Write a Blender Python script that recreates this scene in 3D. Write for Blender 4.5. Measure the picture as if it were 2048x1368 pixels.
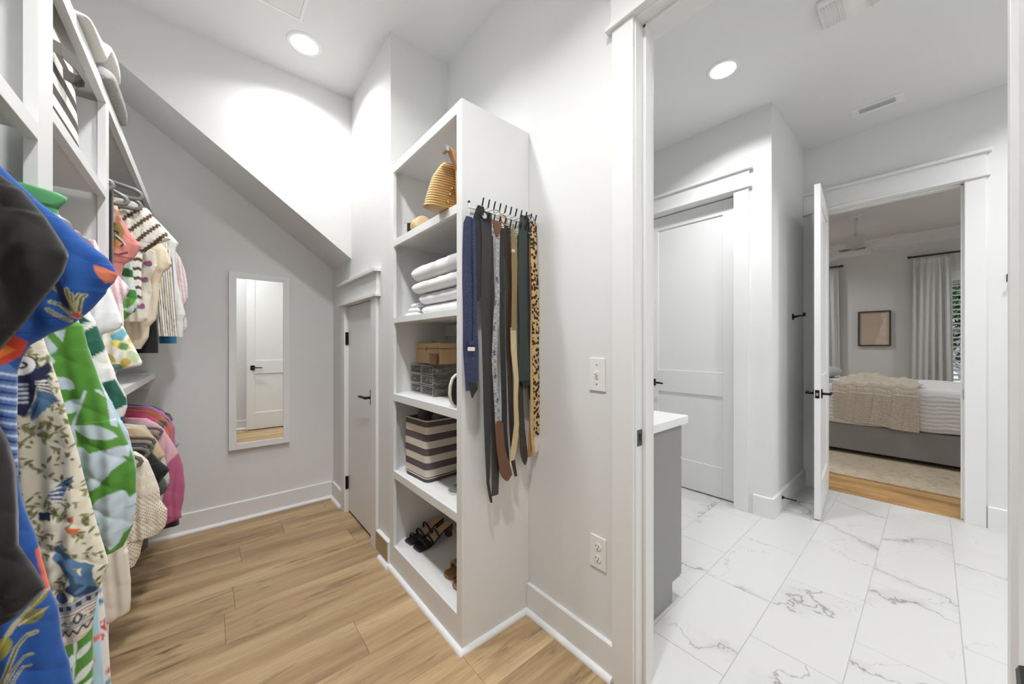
import bpy, bmesh, math, random
import numpy as np
from mathutils import Vector, Matrix, Euler
random.seed(7); RNG = np.random.RandomState(7)
for o in list(bpy.data.objects): bpy.data.objects.remove(o, do_unlink=True)
SC = bpy.context.scene; COL = SC.collection
PI = math.pi

# ------------------------------------------------------------------ camera
F_PX, HZ, CAM_H = 715.5, 692.0, 1.28          # focal length in pixels (2048 wide), horizon row, lens height
TH = math.radians(40.36)                       # lens axis turned towards the doorway
cam_d = bpy.data.cameras.new('camera'); cam = bpy.data.objects.new('camera', cam_d); COL.objects.link(cam)
cam.location = (0, 0, CAM_H); cam.rotation_euler = (PI/2, 0, -TH)
cam_d.sensor_width = 36; cam_d.lens = 36*F_PX/2048; cam_d.shift_y = (HZ-684)/2048; cam_d.clip_start = .02
SC.camera = cam

# ------------------------------------------------------------------ world, exposure
vs = SC.view_settings; vs.view_transform = 'Standard'; vs.look = 'None'; vs.gamma = 1; vs.use_curve_mapping = False
vs.exposure = 0.18
W = bpy.data.worlds.new('sky'); SC.world = W; W.use_nodes = True
wn = W.node_tree.nodes; bg = wn['Background']
sky = wn.new('ShaderNodeTexSky'); sky.sky_type = 'HOSEK_WILKIE'; sky.turbidity = 6; sky.sun_direction = (.3, .5, .8)
W.node_tree.links.new(sky.outputs[0], bg.inputs[0]); bg.inputs[1].default_value = 2.6

sun_d = bpy.data.lights.new('sun', 'SUN'); sun_d.energy = 4.0; sun_d.angle = math.radians(2); sun_d.color = (1, .96, .9)
sun = bpy.data.objects.new('sun', sun_d); COL.objects.link(sun); sun.rotation_euler = Vector((.62, .22, -.75)).to_track_quat('-Z', 'Y').to_euler()
# ------------------------------------------------------------------ lamps (recessed lights and added unseen fills; positions reused by their fittings)
def disk_lamp(name, loc, watts, size=.15, col=(.975, .987, 1), spread=140):
    d = bpy.data.lights.new(name, 'AREA'); d.shape = 'DISK'; d.size = size; d.energy = watts; d.color = col
    d.spread = math.radians(spread)
    o = bpy.data.objects.new(name, d); COL.objects.link(o); o.location = loc
    return o
ZC, ZB = 3.12, 3.09                            # closet and bathroom ceilings
CL_LIGHTS = [((.449, 2.48), 6.8), ((.22, 1.55), 12.5), ((.22, .45), 17.5)]  # first seen, last inferred; the middle one is added to even out the light
BA_LIGHTS = [((2.57, .89), 16), ((2.30, -.45), 13.5), ((3.55, -.70), 10.5)]  # first is seen; the rest are unseen, added to light the bathroom
BE_FILLS = [((5.3, 1.9), 10.5), ((7.6, 1.9), 10.5), ((5.3, -1.2), 10.5), ((7.6, -1.2), 10.5)]  # all unseen, added to brighten the bedroom
for k, ((x, y), w) in enumerate(CL_LIGHTS): disk_lamp('closet_downlight', (x, y, ZC-.012), w, spread=140 if k == 0 else 136)
for (x, y), w in BA_LIGHTS: disk_lamp('bathroom_downlight', (x, y, ZB-.012), w)
for (x, y), w in BE_FILLS: disk_lamp('bedroom_fill_light', (x, y, ZB-.012), w)

# ------------------------------------------------------------------ measuring helpers: a photo pixel on a known plane of the place
_F = (math.sin(TH), math.cos(TH)); _R = (math.cos(TH), -math.sin(TH))
def ray(u, v):
    k = (u-1024)/F_PX
    return (_F[0]+_R[0]*k, _F[1]+_R[1]*k, -(v-HZ)/F_PX)
def onX(u, v, X):
    r = ray(u, v); t = X/r[0]; return (X, r[1]*t, CAM_H+r[2]*t)
def onY(u, v, Y):
    r = ray(u, v); t = Y/r[1]; return (r[0]*t, Y, CAM_H+r[2]*t)
def onZ(u, v, Z=0):
    r = ray(u, v); t = (Z-CAM_H)/r[2]; return (r[0]*t, r[1]*t, Z)

# ------------------------------------------------------------------ materials
def lin(c):
    return tuple(((x/255)/12.92 if x/255 <= .04045 else ((x/255+.055)/1.055)**2.4) for x in c[:3]) + (1,)
MATS = {}
def mat(name, rgb=(200, 200, 200), rough=.5, metal=0, spec=.5, bump=0, bscale=200, var=0, vscale=6, emit=0, alpha=None, trans=0, coat=0, sheen=0):
    if name in MATS: return MATS[name]
    m = bpy.data.materials.new(name); m.use_nodes = True; MATS[name] = m
    nt = m.node_tree; n = nt.nodes; L = nt.links; b = n['Principled BSDF']
    c = lin(rgb); b.inputs['Base Color'].default_value = c
    b.inputs['Roughness'].default_value = rough; b.inputs['Metallic'].default_value = metal
    b.inputs['Specular IOR Level'].default_value = spec
    if trans: b.inputs['Transmission Weight'].default_value = trans
    if coat: b.inputs['Coat Weight'].default_value = coat
    if sheen: b.inputs['Sheen Weight'].default_value = sheen
    if emit:
        b.inputs['Emission Color'].default_value = c; b.inputs['Emission Strength'].default_value = emit
    if bump or var:
        tc = n.new('ShaderNodeTexCoord')
    if bump:
        t = n.new('ShaderNodeTexNoise'); t.inputs['Scale'].default_value = bscale; t.inputs['Detail'].default_value = 3
        bp = n.new('ShaderNodeBump'); bp.inputs['Strength'].default_value = bump; bp.inputs['Distance'].default_value = .002
        L.new(tc.outputs['Object'], t.inputs['Vector']); L.new(t.outputs[0], bp.inputs['Height']); L.new(bp.outputs[0], b.inputs['Normal'])
    if var:
        t = n.new('ShaderNodeTexNoise'); t.inputs['Scale'].default_value = vscale; t.inputs['Detail'].default_value = 4
        r = n.new('ShaderNodeValToRGB')
        r.color_ramp.elements[0].color = tuple(x*(1-var) for x in c[:3])+(1,); r.color_ramp.elements[0].position = .3
        r.color_ramp.elements[1].color = tuple(min(1, x*(1+var)) for x in c[:3])+(1,); r.color_ramp.elements[1].position = .7
        L.new(tc.outputs['Object'], t.inputs['Vector']); L.new(t.outputs[0], r.inputs[0]); L.new(r.outputs[0], b.inputs['Base Color'])
    return m
WALL = mat('wall_paint', (229, 229, 228), .75, bump=.12, bscale=350)
WALL_B = mat('bathroom_wall_paint', (232, 232, 231), .7, bump=.12, bscale=350)
CEIL = mat('ceiling_paint', (229, 229, 228), .85, bump=.15, bscale=300)
TRIM = mat('trim_semi_gloss', (235, 235, 234), .38)
CAB = mat('cabinet_paint', (233, 233, 232), .42)
BLACK = mat('matte_black_metal', (32, 31, 30), .42, .6)
DARKGAP = mat('dark_gap', (40, 34, 28), .9)
CHROME = mat('chrome', (200, 200, 200), .18, 1)
BRASS = mat('brass', (190, 150, 85), .3, 1)
PLAST = mat('white_plastic', (236, 236, 233), .35)
SLOT = mat('socket_slot', (25, 25, 25), .6)
LENS = mat('lamp_lens', (255, 250, 243), .5, emit=9)
TAN_B = mat('raw_tan_board', (178, 155, 120), .7, var=.06, vscale=14)
VELVET = mat('grey_brown_hanger', (112, 107, 101), .65, sheen=.3)
HANGER2 = mat('grey_plastic_hanger', (128, 127, 125), .35)

def attr_mat(name, rough=.85, bump=.25, bscale=900, sheen=.2):
    if name in MATS: return MATS[name]
    m = bpy.data.materials.new(name); m.use_nodes = True; MATS[name] = m
    nt = m.node_tree; n = nt.nodes; L = nt.links; b = n['Principled BSDF']
    a = n.new('ShaderNodeVertexColor'); a.layer_name = 'print'
    b.inputs['Roughness'].default_value = rough; b.inputs['Specular IOR Level'].default_value = .25
    b.inputs['Sheen Weight'].default_value = sheen
    L.new(a.outputs[0], b.inputs['Base Color'])
    tc = n.new('ShaderNodeTexCoord'); t = n.new('ShaderNodeTexNoise'); t.inputs['Scale'].default_value = bscale
    bp = n.new('ShaderNodeBump'); bp.inputs['Strength'].default_value = bump; bp.inputs['Distance'].default_value = .001
    L.new(tc.outputs['Object'], t.inputs['Vector']); L.new(t.outputs[0], bp.inputs['Height']); L.new(bp.outputs[0], b.inputs['Normal'])
    return m
CLOTH = attr_mat('printed_cloth')

def wood_mat(name, cols, scale=1.0, axis=0, dark=1.0):
    m = bpy.data.materials.new(name); m.use_nodes = True; MATS[name] = m
    nt = m.node_tree; n = nt.nodes; L = nt.links; b = n['Principled BSDF']
    tc = n.new('ShaderNodeTexCoord'); oi = n.new('ShaderNodeObjectInfo')
    off = n.new('ShaderNodeVectorMath'); off.operation = 'MULTIPLY_ADD'
    cmb = n.new('ShaderNodeCombineXYZ')
    for i in range(3): L.new(oi.outputs['Random'], cmb.inputs[i])
    L.new(cmb.outputs[0], off.inputs[0]); off.inputs[1].default_value = (37, 53, 71); L.new(tc.outputs['Object'], off.inputs[2])
    def mapping(sx, sy):
        mp = n.new('ShaderNodeMapping'); s = (sx, sy, 1) if axis == 0 else (sy, sx, 1)
        mp.inputs['Scale'].default_value = s; L.new(off.outputs[0], mp.inputs['Vector']); return mp
    t1 = n.new('ShaderNodeTexNoise'); t1.inputs['Scale'].default_value = 1; t1.inputs['Detail'].default_value = 6; t1.inputs['Distortion'].default_value = .6
    L.new(mapping(.9*scale, 9*scale).outputs[0], t1.inputs['Vector'])
    t2 = n.new('ShaderNodeTexNoise'); t2.inputs['Scale'].default_value = 1; t2.inputs['Detail'].default_value = 8; t2.inputs['Distortion'].default_value = .3
    L.new(mapping(7*scale, 120*scale).outputs[0], t2.inputs['Vector'])
    r = n.new('ShaderNodeValToRGB'); e = r.color_ramp.elements
    e[0].position = .28; e[0].color = lin(cols[0]); e[1].position = .72; e[1].color = lin(cols[2])
    k = e.new(.5); k.color = lin(cols[1])
    L.new(t1.outputs[0], r.inputs[0])
    # fine grain multiplies
    g = n.new('ShaderNodeMapRange'); g.inputs['From Min'].default_value = .3; g.inputs['From Max'].default_value = .7
    g.inputs['To Min'].default_value = .86; g.inputs['To Max'].default_value = 1.08
    L.new(t2.outputs[0], g.inputs['Value'])
    mx = n.new('ShaderNodeMix'); mx.data_type = 'RGBA'; mx.blend_type = 'MULTIPLY'; mx.inputs['Factor'].default_value = 1
    L.new(r.outputs[0], mx.inputs['A']); L.new(g.outputs[0], mx.inputs['B'])
    # knots and dark streaks
    t3 = n.new('ShaderNodeTexNoise'); t3.inputs['Scale'].default_value = 1; t3.inputs['Detail'].default_value = 5; t3.inputs['Roughness'].default_value = .62; t3.inputs['Distortion'].default_value = .8
    L.new(mapping(2.6*scale, 15*scale).outputs[0], t3.inputs['Vector'])
    kr = n.new('ShaderNodeValToRGB'); kr.color_ramp.elements[0].position = .575; kr.color_ramp.elements[0].color = (0, 0, 0, 1)
    kr.color_ramp.elements[1].position = .73; kr.color_ramp.elements[1].color = (.8*dark, .8*dark, .8*dark, 1)
    L.new(t3.outputs[0], kr.inputs[0])
    mk = n.new('ShaderNodeMix'); mk.data_type = 'RGBA'; L.new(kr.outputs[0], mk.inputs['Factor']); L.new(mx.outputs['Result'], mk.inputs['A'])
    mk.inputs['B'].default_value = lin((74, 58, 42))
    # per plank tone
    hv = n.new('ShaderNodeHueSaturation'); pr = n.new('ShaderNodeMapRange'); pr.inputs['To Min'].default_value = .9; pr.inputs['To Max'].default_value = 1.09
    L.new(oi.outputs['Random'], pr.inputs['Value']); L.new(pr.outputs[0], hv.inputs['Value']); L.new(mk.outputs['Result'], hv.inputs['Color'])
    L.new(hv.outputs[0], b.inputs['Base Color'])
    b.inputs['Roughness'].default_value = .48; b.inputs['Specular IOR Level'].default_value = .35
    bp = n.new('ShaderNodeBump'); bp.inputs['Strength'].default_value = .15; bp.inputs['Distance'].default_value = .001
    L.new(t2.outputs[0], bp.inputs['Height']); L.new(bp.outputs[0], b.inputs['Normal'])
    return m
OAK = wood_mat('oak_planks', [(148, 121, 89), (180, 152, 115), (202, 176, 138)])
OAK2 = wood_mat('honey_oak_planks', [(150, 110, 66), (186, 144, 92), (206, 166, 112)], axis=1)

def marble_mat():
    m = bpy.data.materials.new('veined_marble'); m.use_nodes = True
    nt = m.node_tree; n = nt.nodes; L = nt.links; b = n['Principled BSDF']
    tc = n.new('ShaderNodeTexCoord'); oi = n.new('ShaderNodeObjectInfo')
    cmb = n.new('ShaderNodeCombineXYZ')
    for i in range(3): L.new(oi.outputs['Random'], cmb.inputs[i])
    off = n.new('ShaderNodeVectorMath'); off.operation = 'MULTIPLY_ADD'
    L.new(cmb.outputs[0], off.inputs[0]); off.inputs[1].default_value = (91, 47, 63); L.new(tc.outputs['Object'], off.inputs[2])
    vr = n.new('ShaderNodeVectorRotate'); vr.rotation_type = 'Z_AXIS'; an = n.new('ShaderNodeMath'); an.operation = 'MULTIPLY'; an.inputs[1].default_value = 19.0
    L.new(oi.outputs['Random'], an.inputs[0]); L.new(an.outputs[0], vr.inputs['Angle']); L.new(off.outputs[0], vr.inputs['Vector'])
    def mth(op, a, b=None, c=None):
        q = n.new('ShaderNodeMath'); q.operation = op
        for k, v in enumerate((a, b, c)):
            if v is None: continue
            if isinstance(v, (int, float)): q.inputs[k].default_value = v
            else: L.new(v, q.inputs[k])
        return q.outputs[0]
    def noise(scale, detail, rough=.5):
        t = n.new('ShaderNodeTexNoise'); t.inputs['Scale'].default_value = scale; t.inputs['Detail'].default_value = detail; t.inputs['Roughness'].default_value = rough
        L.new(vr.outputs[0], t.inputs['Vector']); return t.outputs[0]
    sep = n.new('ShaderNodeSeparateXYZ'); L.new(vr.outputs[0], sep.inputs[0])
    def vein(freq, amp, nscale, w, amt, lo, hi, axis=0):
        t = mth('MULTIPLY_ADD', sep.outputs[axis], freq, mth('MULTIPLY', noise(nscale, 7, .58), amp))
        d = mth('ABSOLUTE', mth('SUBTRACT', mth('FRACT', t), .5))
        ww = mth('MULTIPLY', noise(2.2, 2), w*2)
        r = n.new('ShaderNodeMapRange'); L.new(d, r.inputs['Value']); r.inputs['From Min'].default_value = 0; L.new(ww, r.inputs['From Max'])
        r.inputs['To Min'].default_value = amt; r.inputs['To Max'].default_value = 0
        q = n.new('ShaderNodeMapRange'); q.inputs['From Min'].default_value = lo; q.inputs['From Max'].default_value = hi; L.new(noise(1.9, 1), q.inputs['Value'])
        return mth('MULTIPLY', r.outputs[0], q.outputs[0])
    v1 = vein(1.5, 1.3, 2.4, .016, .8, .36, .52); v2 = vein(2.6, 1.6, 3.2, .008, .5, .42, .58, 1); v3 = vein(1.5, 1.3, 2.4, .11, .34, .48, .66)
    class O: pass
    def wrap(x): o = O(); o.outputs = [x]; return o
    v1, v2, v3 = wrap(v1), wrap(v2), wrap(v3)
    s1 = n.new('ShaderNodeMath'); s1.operation = 'MAXIMUM'; L.new(v1.outputs[0], s1.inputs[0]); L.new(v2.outputs[0], s1.inputs[1])
    s2 = n.new('ShaderNodeMath'); s2.operation = 'MAXIMUM'; L.new(s1.outputs[0], s2.inputs[0]); L.new(v3.outputs[0], s2.inputs[1])
    mx = n.new('ShaderNodeMix'); mx.data_type = 'RGBA'; mx.inputs['A'].default_value = lin((210, 209, 207)); mx.inputs['B'].default_value = lin((108, 107, 106))
    L.new(s2.outputs[0], mx.inputs['Factor']); L.new(mx.outputs['Result'], b.inputs['Base Color'])
    b.inputs['Roughness'].default_value = .33
    return m
MARBLE = marble_mat()

# ------------------------------------------------------------------ mesh building
class MB:
    def __init__(s): s.v = []; s.f = []
    def add(s, v, f):
        k = len(s.v); s.v += [tuple(p) for p in v]; s.f += [tuple(i+k for i in q) for q in f]; return s
    def box(s, a, b, M=None):
        x0, y0, z0 = (min(a[i], b[i]) for i in range(3)); x1, y1, z1 = (max(a[i], b[i]) for i in range(3))
        v = [(x0,y0,z0),(x1,y0,z0),(x1,y1,z0),(x0,y1,z0),(x0,y0,z1),(x1,y0,z1),(x1,y1,z1),(x0,y1,z1)]
        if M is not None: v = [tuple(M @ Vector(p)) for p in v]
        return s.add(v, [(0,3,2,1),(4,5,6,7),(0,1,5,4),(1,2,6,5),(2,3,7,6),(3,0,4,7)])
    def prism(s, poly, a, b, axis=2, M=None):
        """polygon in the two other axes, extruded along axis from a to b"""
        n = len(poly)
        def P(p, h):
            q = [0, 0, 0]; o = [i for i in range(3) if i != axis]; q[o[0]], q[o[1]] = p; q[axis] = h; return tuple(q)
        v = [P(p, a) for p in poly] + [P(p, b) for p in poly]
        if M is not None: v = [tuple(M @ Vector(p)) for p in v]
        f = [tuple(range(n))[::-1], tuple(range(n, 2*n))] + [(i, (i+1) % n, n+(i+1) % n, n+i) for i in range(n)]
        return s.add(v, f)
    def tube(s, pts, r, n=8, closed=False, cap=True, flat=1.0):
        pts = [Vector(p) for p in pts]; m = len(pts); rs = r if isinstance(r, (list, tuple)) else [r]*m
        up = None; V = []; Fc = []
        for i, p in enumerate(pts):
            a = pts[i-1] if (i > 0 or closed) else pts[i]; b = pts[(i+1) % m] if (i < m-1 or closed) else pts[i]
            t = (b-a); t = t.normalized() if t.length > 1e-9 else Vector((0, 0, 1))
            if up is None:
                up = Vector((0, 1, 0)) if abs(t.y) < .9 else Vector((0, 0, 1))
            x = up.cross(t); x = x.normalized() if x.length > 1e-6 else Vector((1, 0, 0)); y = t.cross(x).normalized(); up = y
            for k in range(n):
                ang = 2*PI*k/n; V.append(p + x*math.cos(ang)*rs[i] + y*math.sin(ang)*rs[i]*flat)
        for i in range(m if closed else m-1):
            j = (i+1) % m
            for k in range(n):
                Fc.append((i*n+k, i*n+(k+1) % n, j*n+(k+1) % n, j*n+k))
        if cap and not closed: Fc += [tuple(range(n))[::-1], tuple(range((m-1)*n, m*n))]
        return s.add(V, Fc)
    def lathe(s, prof, c=(0, 0, 0), n=32, axis=2, cap=True):
        V = []; m = len(prof)
        for r, h in prof:
            for k in range(n):
                a = 2*PI*k/n; p = [0, 0, 0]; o = [i for i in range(3) if i != axis]
                p[o[0]] = r*math.cos(a); p[o[1]] = r*math.sin(a); p[axis] = h
                V.append((p[0]+c[0], p[1]+c[1], p[2]+c[2]))
        Fc = [(i*n+k, i*n+(k+1) % n, (i+1)*n+(k+1) % n, (i+1)*n+k) for i in range(m-1) for k in range(n)]
        if cap: Fc += [tuple(range(n))[::-1], tuple(range((m-1)*n, m*n))]
        return s.add(V, Fc)
    def grid(s, P):
        """P: array (rows, cols, 3)"""
        R, C = P.shape[:2]
        v = [tuple(map(float, p)) for p in P.reshape(-1, 3)]
        return s.add(v, [(i*C+j, i*C+j+1, (i+1)*C+j+1, (i+1)*C+j) for i in range(R-1) for j in range(C-1)])
    def build(s, name, m, parent=None, smooth=False, bevel=0, seg=2, col=None, fix=True, origin=None):
        A = np.array(s.v, dtype=float)
        lo, hi = A.min(0), A.max(0)
        og = np.array(origin) if origin is not None else np.array([(lo[0]+hi[0])/2, (lo[1]+hi[1])/2, lo[2]])
        me = bpy.data.meshes.new(name); me.from_pydata([tuple(p) for p in (A-og)], [], s.f); me.update()
        if fix:
            bm = bmesh.new(); bm.from_mesh(me); bmesh.ops.recalc_face_normals(bm, faces=bm.faces); bm.to_mesh(me); bm.free()
        o = bpy.data.objects.new(name, me); COL.objects.link(o); o.location = og
        me.materials.append(m)
        if smooth: me.polygons.foreach_set('use_smooth', [True]*len(me.polygons))
        if col is not None:
            ca = me.color_attributes.new('print', 'FLOAT_COLOR', 'POINT'); ca.data.foreach_set('color', np.asarray(col, dtype=np.float32).ravel())
        if bevel:
            b = o.modifiers.new('bevel', 'BEVEL'); b.width = bevel; b.segments = seg; b.limit_method = 'ANGLE'; b.angle_limit = math.radians(40)
        if parent is not None: adopt(o, parent)
        return o
def adopt(o, p):
    o.parent = p; o.matrix_parent_inverse = (Matrix.LocRotScale(p.location, p.rotation_euler, p.scale)).inverted()
def empty(name, loc):
    o = bpy.data.objects.new(name, None); COL.objects.link(o); o.location = loc; o.empty_display_size = .05; return o
def tag(o, label, cat, group=None):
    o['label'] = label; o['category'] = cat
    if group: o['group'] = group
    return o
def struct(o, label=None):
    o['kind'] = 'structure'
    if label: o['label'] = label
    return o
def thing(name, label, cat, loc, group=None): return tag(empty(name, loc), label, cat, group)
def B(name, a, b, m, parent=None, bevel=.0015, **k): return MB().box(a, b).build(name, m, parent, bevel=bevel, **k)

# ================================================================== ROOM SHELL
XL, XD, XR, XR2 = -.66, .815, 1.19, 1.305       # left wall, small-door wall, right wall (closet face, bathroom face)
YN, YE, YU, YB = -.32, 2.055, 2.81, 3.315       # near wall, alcove wall, bulkhead face, back wall
XB1, XB2, XB3 = 3.185, 4.195, 4.33              # bathroom door wall, bedroom wall (both faces)
YRET = .775
DH = 2.475                                      # tall door openings
soff = lambda x: 1.93+(XD-x)*.735
T = .12

def wall(name, boxes, m=WALL, label=None):
    b = MB()
    for a, c in boxes: b.box(a, c)
    return struct(b.build(name, m), label)
wall('wall_left', [((XL-T, YN-T, 0), (XL, YB+T, ZC+.1))])
wall('wall_near', [((XL, YN-T, 0), (XR2, YN, ZC+.1))])
# back wall with its sloped top
b = MB(); b.prism([(XL, 0), (XD+.3, 0), (XD+.3, 3.3), (XL, 3.3)], YB, YB+T, axis=1); struct(b.build('wall_back', WALL))
# bulkhead with sloped underside
b = MB(); b.prism([(XL, ZC+.05), (XL, soff(XL)), (XD, soff(XD)), (XD, ZC+.05)], YU, YB, axis=1); struct(b.build('wall_bulkhead', WALL))
# wall with the small door
SDY0, SDY1, SDZ = 2.345, 2.925, 1.585
b = MB()
b.box((XD, YE, 0), (XD+.12, SDY0-.02, ZC+.05)); b.box((XD, SDY1+.02, 0), (XD+.12, YB, ZC+.05)); b.box((XD, SDY0-.02, SDZ+.02), (XD+.12, SDY1+.02, ZC+.05))
b.box((XD+.12, YE, 0), (XR2, YE+.12, ZC+.05))
struct(b.build('wall_alcove', WALL))
# right wall with the bathroom doorway
DY0, DY1 = -.113, .70
b = MB(); b.box((XR, DY1+.02, 0), (XR2, YE, ZC+.05)); b.box((XR, YN-T, 0), (XR2, DY0-.02, ZC+.05)); b.box((XR, DY0-.02, DH+.02), (XR2, DY1+.02, ZC+.05))
struct(b.build('wall_right', WALL))
struct(B('ceiling_closet', (XL-T, YN-T, ZC), (XR+.06, YB+T, ZC+.15), CEIL, bevel=0))
# bathroom
BD0, BD1, BDZ = 1.025, 1.80, 2.53
YBL, YBR = 2.6, -1.25
b = MB(); b.box((XB1, YRET, 0), (XB1+.12, BD0-.02, ZB+.05)); b.box((XB1, BD1+.02, 0), (XB1+.12, YBL+T, ZB+.05)); b.box((XB1, BD0-.02, BDZ+.02), (XB1+.12, BD1+.02, ZB+.05))
b.box((XB1+.12, YRET, 0), (XB2, YRET+.12, ZB+.05))
struct(b.build('wall_bathroom_door', WALL_B))
ED0, ED1 = -.145, .62
b = MB(); b.box((XB2, ED1+.02, 0), (XB3, YRET+.12, ZB+.05)); b.box((XB2, YBR-T, 0), (XB3, ED0-.02, ZB+.05)); b.box((XB2, ED0-.02, DH+.02), (XB3, ED1+.02, ZB+.05))
struct(b.build('wall_bedroom', WALL_B))
wall('wall_bathroom_left', [((XR2, YBL, 0), (XB1+.12, YBL+T, ZB+.05))], WALL_B)
wall('wall_bathroom_right', [((XR2, YBR-T, 0), (XB3, YBR, ZB+.05)), ((XR2-.12, YBR-T, 0), (XR2, YN-T, ZB+.05))], WALL_B)
struct(B('ceiling_bathroom', (XR+.06, YBR-T, ZB), (XB2+.06, YBL+T, ZB+.15), CEIL, bevel=0))
# bedroom
XF = 8.70; BY0, BY1 = -2.2, 3.2
W0, W1, WZ0, WZ1 = -1.25, -.12, .62, 2.28       # bedroom window opening
V0, V1 = 1.62, 2.75
b = MB()
b.box((XF, BY0-T, 0), (XF+.16, W0, ZB+.05)); b.box((XF, W1, 0), (XF+.16, V0, ZB+.05)); b.box((XF, V1, 0), (XF+.16, BY1+T, ZB+.05))
for a, c in ((W0, W1), (V0, V1)):
    b.box((XF, a, 0), (XF+.16, c, WZ0)); b.box((XF, a, WZ1), (XF+.16, c, ZB+.05))
struct(b.build('wall_bedroom_far', WALL))
wall('wall_bedroom_left', [((XB3, BY1, 0), (XF, BY1+T, ZB+.05)), ((XB2+.06, YRET+.12, 0), (XB3, BY1+T, ZB+.05))])
wall('wall_bedroom_right', [((XB3, BY0-T, 0), (XF, BY0, ZB+.05)), ((XB2+.06, BY0-T, 0), (XB3, YBR-T, ZB+.05))])
struct(B('ceiling_bedroom', (XB2+.06, BY0-T, ZB), (XF+.16, BY1+T, ZB+.15), CEIL, bevel=0))
# crown on the far bedroom wall
tr = MB().prism([(XF, ZB), (XF-.10, ZB), (XF-.10, ZB-.03), (XF-.03, ZB-.10), (XF-.02, ZB-.16), (XF, ZB-.16)], BY0, BY1, axis=1) if False else None
cp = MB(); poly = [(XF, ZB), (XF-.11, ZB), (XF-.10, ZB-.03), (XF-.03, ZB-.11), (XF-.02, ZB-.17), (XF, ZB-.17)]
n_ = len(poly); cp.add([(p[0], BY0, p[1]) for p in poly]+[(p[0], BY1, p[1]) for p in poly],
       [tuple(range(n_)), tuple(range(n_, 2*n_))[::-1]]+[(i, (i+1) % n_, n_+(i+1) % n_, n_+i) for i in range(n_)])
struct(cp.build('trim_crown', TRIM))

# ------------------------------------------------------------------ floors: planks and tiles are pieces of their own
def chamfer_slab(name, L_, W_, H_, c, m):
    x, y = L_/2, W_/2
    v = [(-x, -y, 0), (x, -y, 0), (x, y, 0), (-x, y, 0), (-x, -y, H_-c), (x, -y, H_-c), (x, y, H_-c), (-x, y, H_-c),
         (-x+c, -y+c, H_), (x-c, -y+c, H_), (x-c, y-c, H_), (-x+c, y-c, H_)]
    f = [(0, 3, 2, 1), (8, 9, 10, 11)] + [(i, (i+1) % 4, 4+(i+1) % 4, 4+i) for i in range(4)] + [(4+i, 4+(i+1) % 4, 8+(i+1) % 4, 8+i) for i in range(4)]
    me = bpy.data.meshes.new(name); me.from_pydata(v, [], f); me.materials.append(m); return me
FL = struct(B('floor_closet', (XL-.1, YN-.1, -.06), (XR+.05, YB+.1, -.012), mat('subfloor', (90, 72, 52), .9), bevel=0), 'light oak plank floor of the closet')
PW = .2245; SEAM = 2.865
butt = {2.865: .403, 2.6405: .152, 2.416: .74, 2.1915: .101, 1.967: .059, 1.7425: .92, 1.518: .514, 1.2935: .15, 1.069: .80, .8445: .36, .62: .95}
cache = {}
def piece(name, me, loc, parent):
    o = bpy.data.objects.new(name, me); COL.objects.link(o); o.location = loc; adopt(o, parent); return o
y = SEAM + 2*PW
while y > YN-PW:
    j = None
    for k in butt:
        if abs(k-y) < .01: j = butt[k]
    if j is None: j = RNG.uniform(-.3, 1)
    xs = [XL-.02, j, XR+.05] if XL+.15 < j < XR-.1 else [XL-.02, XR+.05]
    y1 = min(y+PW, YB+.05)
    if y1-y > .02:
        for a, c in zip(xs[:-1], xs[1:]):
            key = ('p', round(c-a, 3), round(y1-y, 3))
            if key not in cache: cache[key] = chamfer_slab('plank', c-a-.0006, y1-y-.0006, .012, .0012, OAK)
            piece('plank', cache[key], ((a+c)/2, (y+y1)/2, -.012), FL)
    y -= PW
# threshold and bathroom tile
FB = struct(B('floor_bathroom', (XR+.05, YBR-.1, -.06), (XB2+.06, YBL+.1, -.0015), mat('grout', (176, 175, 172), .9), bevel=0), 'white marble tile floor of the bathroom')
TW, TL = .3035, .6125; tm = chamfer_slab('tile', TL-.0025, TW-.0025, .010, .001, MARBLE)
for c in range(-5, 9):
    y0 = -.082 + c*TW
    x0 = 2.137 if c % 2 == 0 else 1.83
    for k in range(-3, 5):
        xa = x0 + k*TL
        a, e = max(xa, XR+.055), min(xa+TL, XB2+.045)
        if e-a < .03: continue
        if y0+TW > YBL+.1 or y0 < YBR-.2: continue
        if e-a < TL-.001:
            key = ('t', round(e-a, 3))
            if key not in cache: cache[key] = chamfer_slab('tile', e-a-.0025, TW-.0025, .010, .001, MARBLE)
            me = cache[key]
        else: me = tm
        piece('tile', me, ((a+e)/2, y0+TW/2, -.010), FB)
FD = struct(B('floor_bedroom', (XB2+.06, BY0-.1, -.06), (XF+.1, BY1+.1, -.012), MATS['subfloor'], bevel=0), 'honey oak plank floor of the bedroom')
x = XB2+.045; i = 0
while x < XF:
    j = [.24, .9, -.5, 1.6, .1][i % 5]
    for a, c in ((BY0, j-1.2), (j-1.2, j), (j, j+1.5), (j+1.5, BY1)):
        if c-a < .05: continue
        key = ('b', round(c-a, 3))
        if key not in cache: cache[key] = chamfer_slab('plank', .2-.0006, c-a-.0006, .012, .0012, OAK2)
        piece('plank', cache[key], (x+.1, (a+c)/2, -.012), FD)
    x += .2; i += 1

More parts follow.
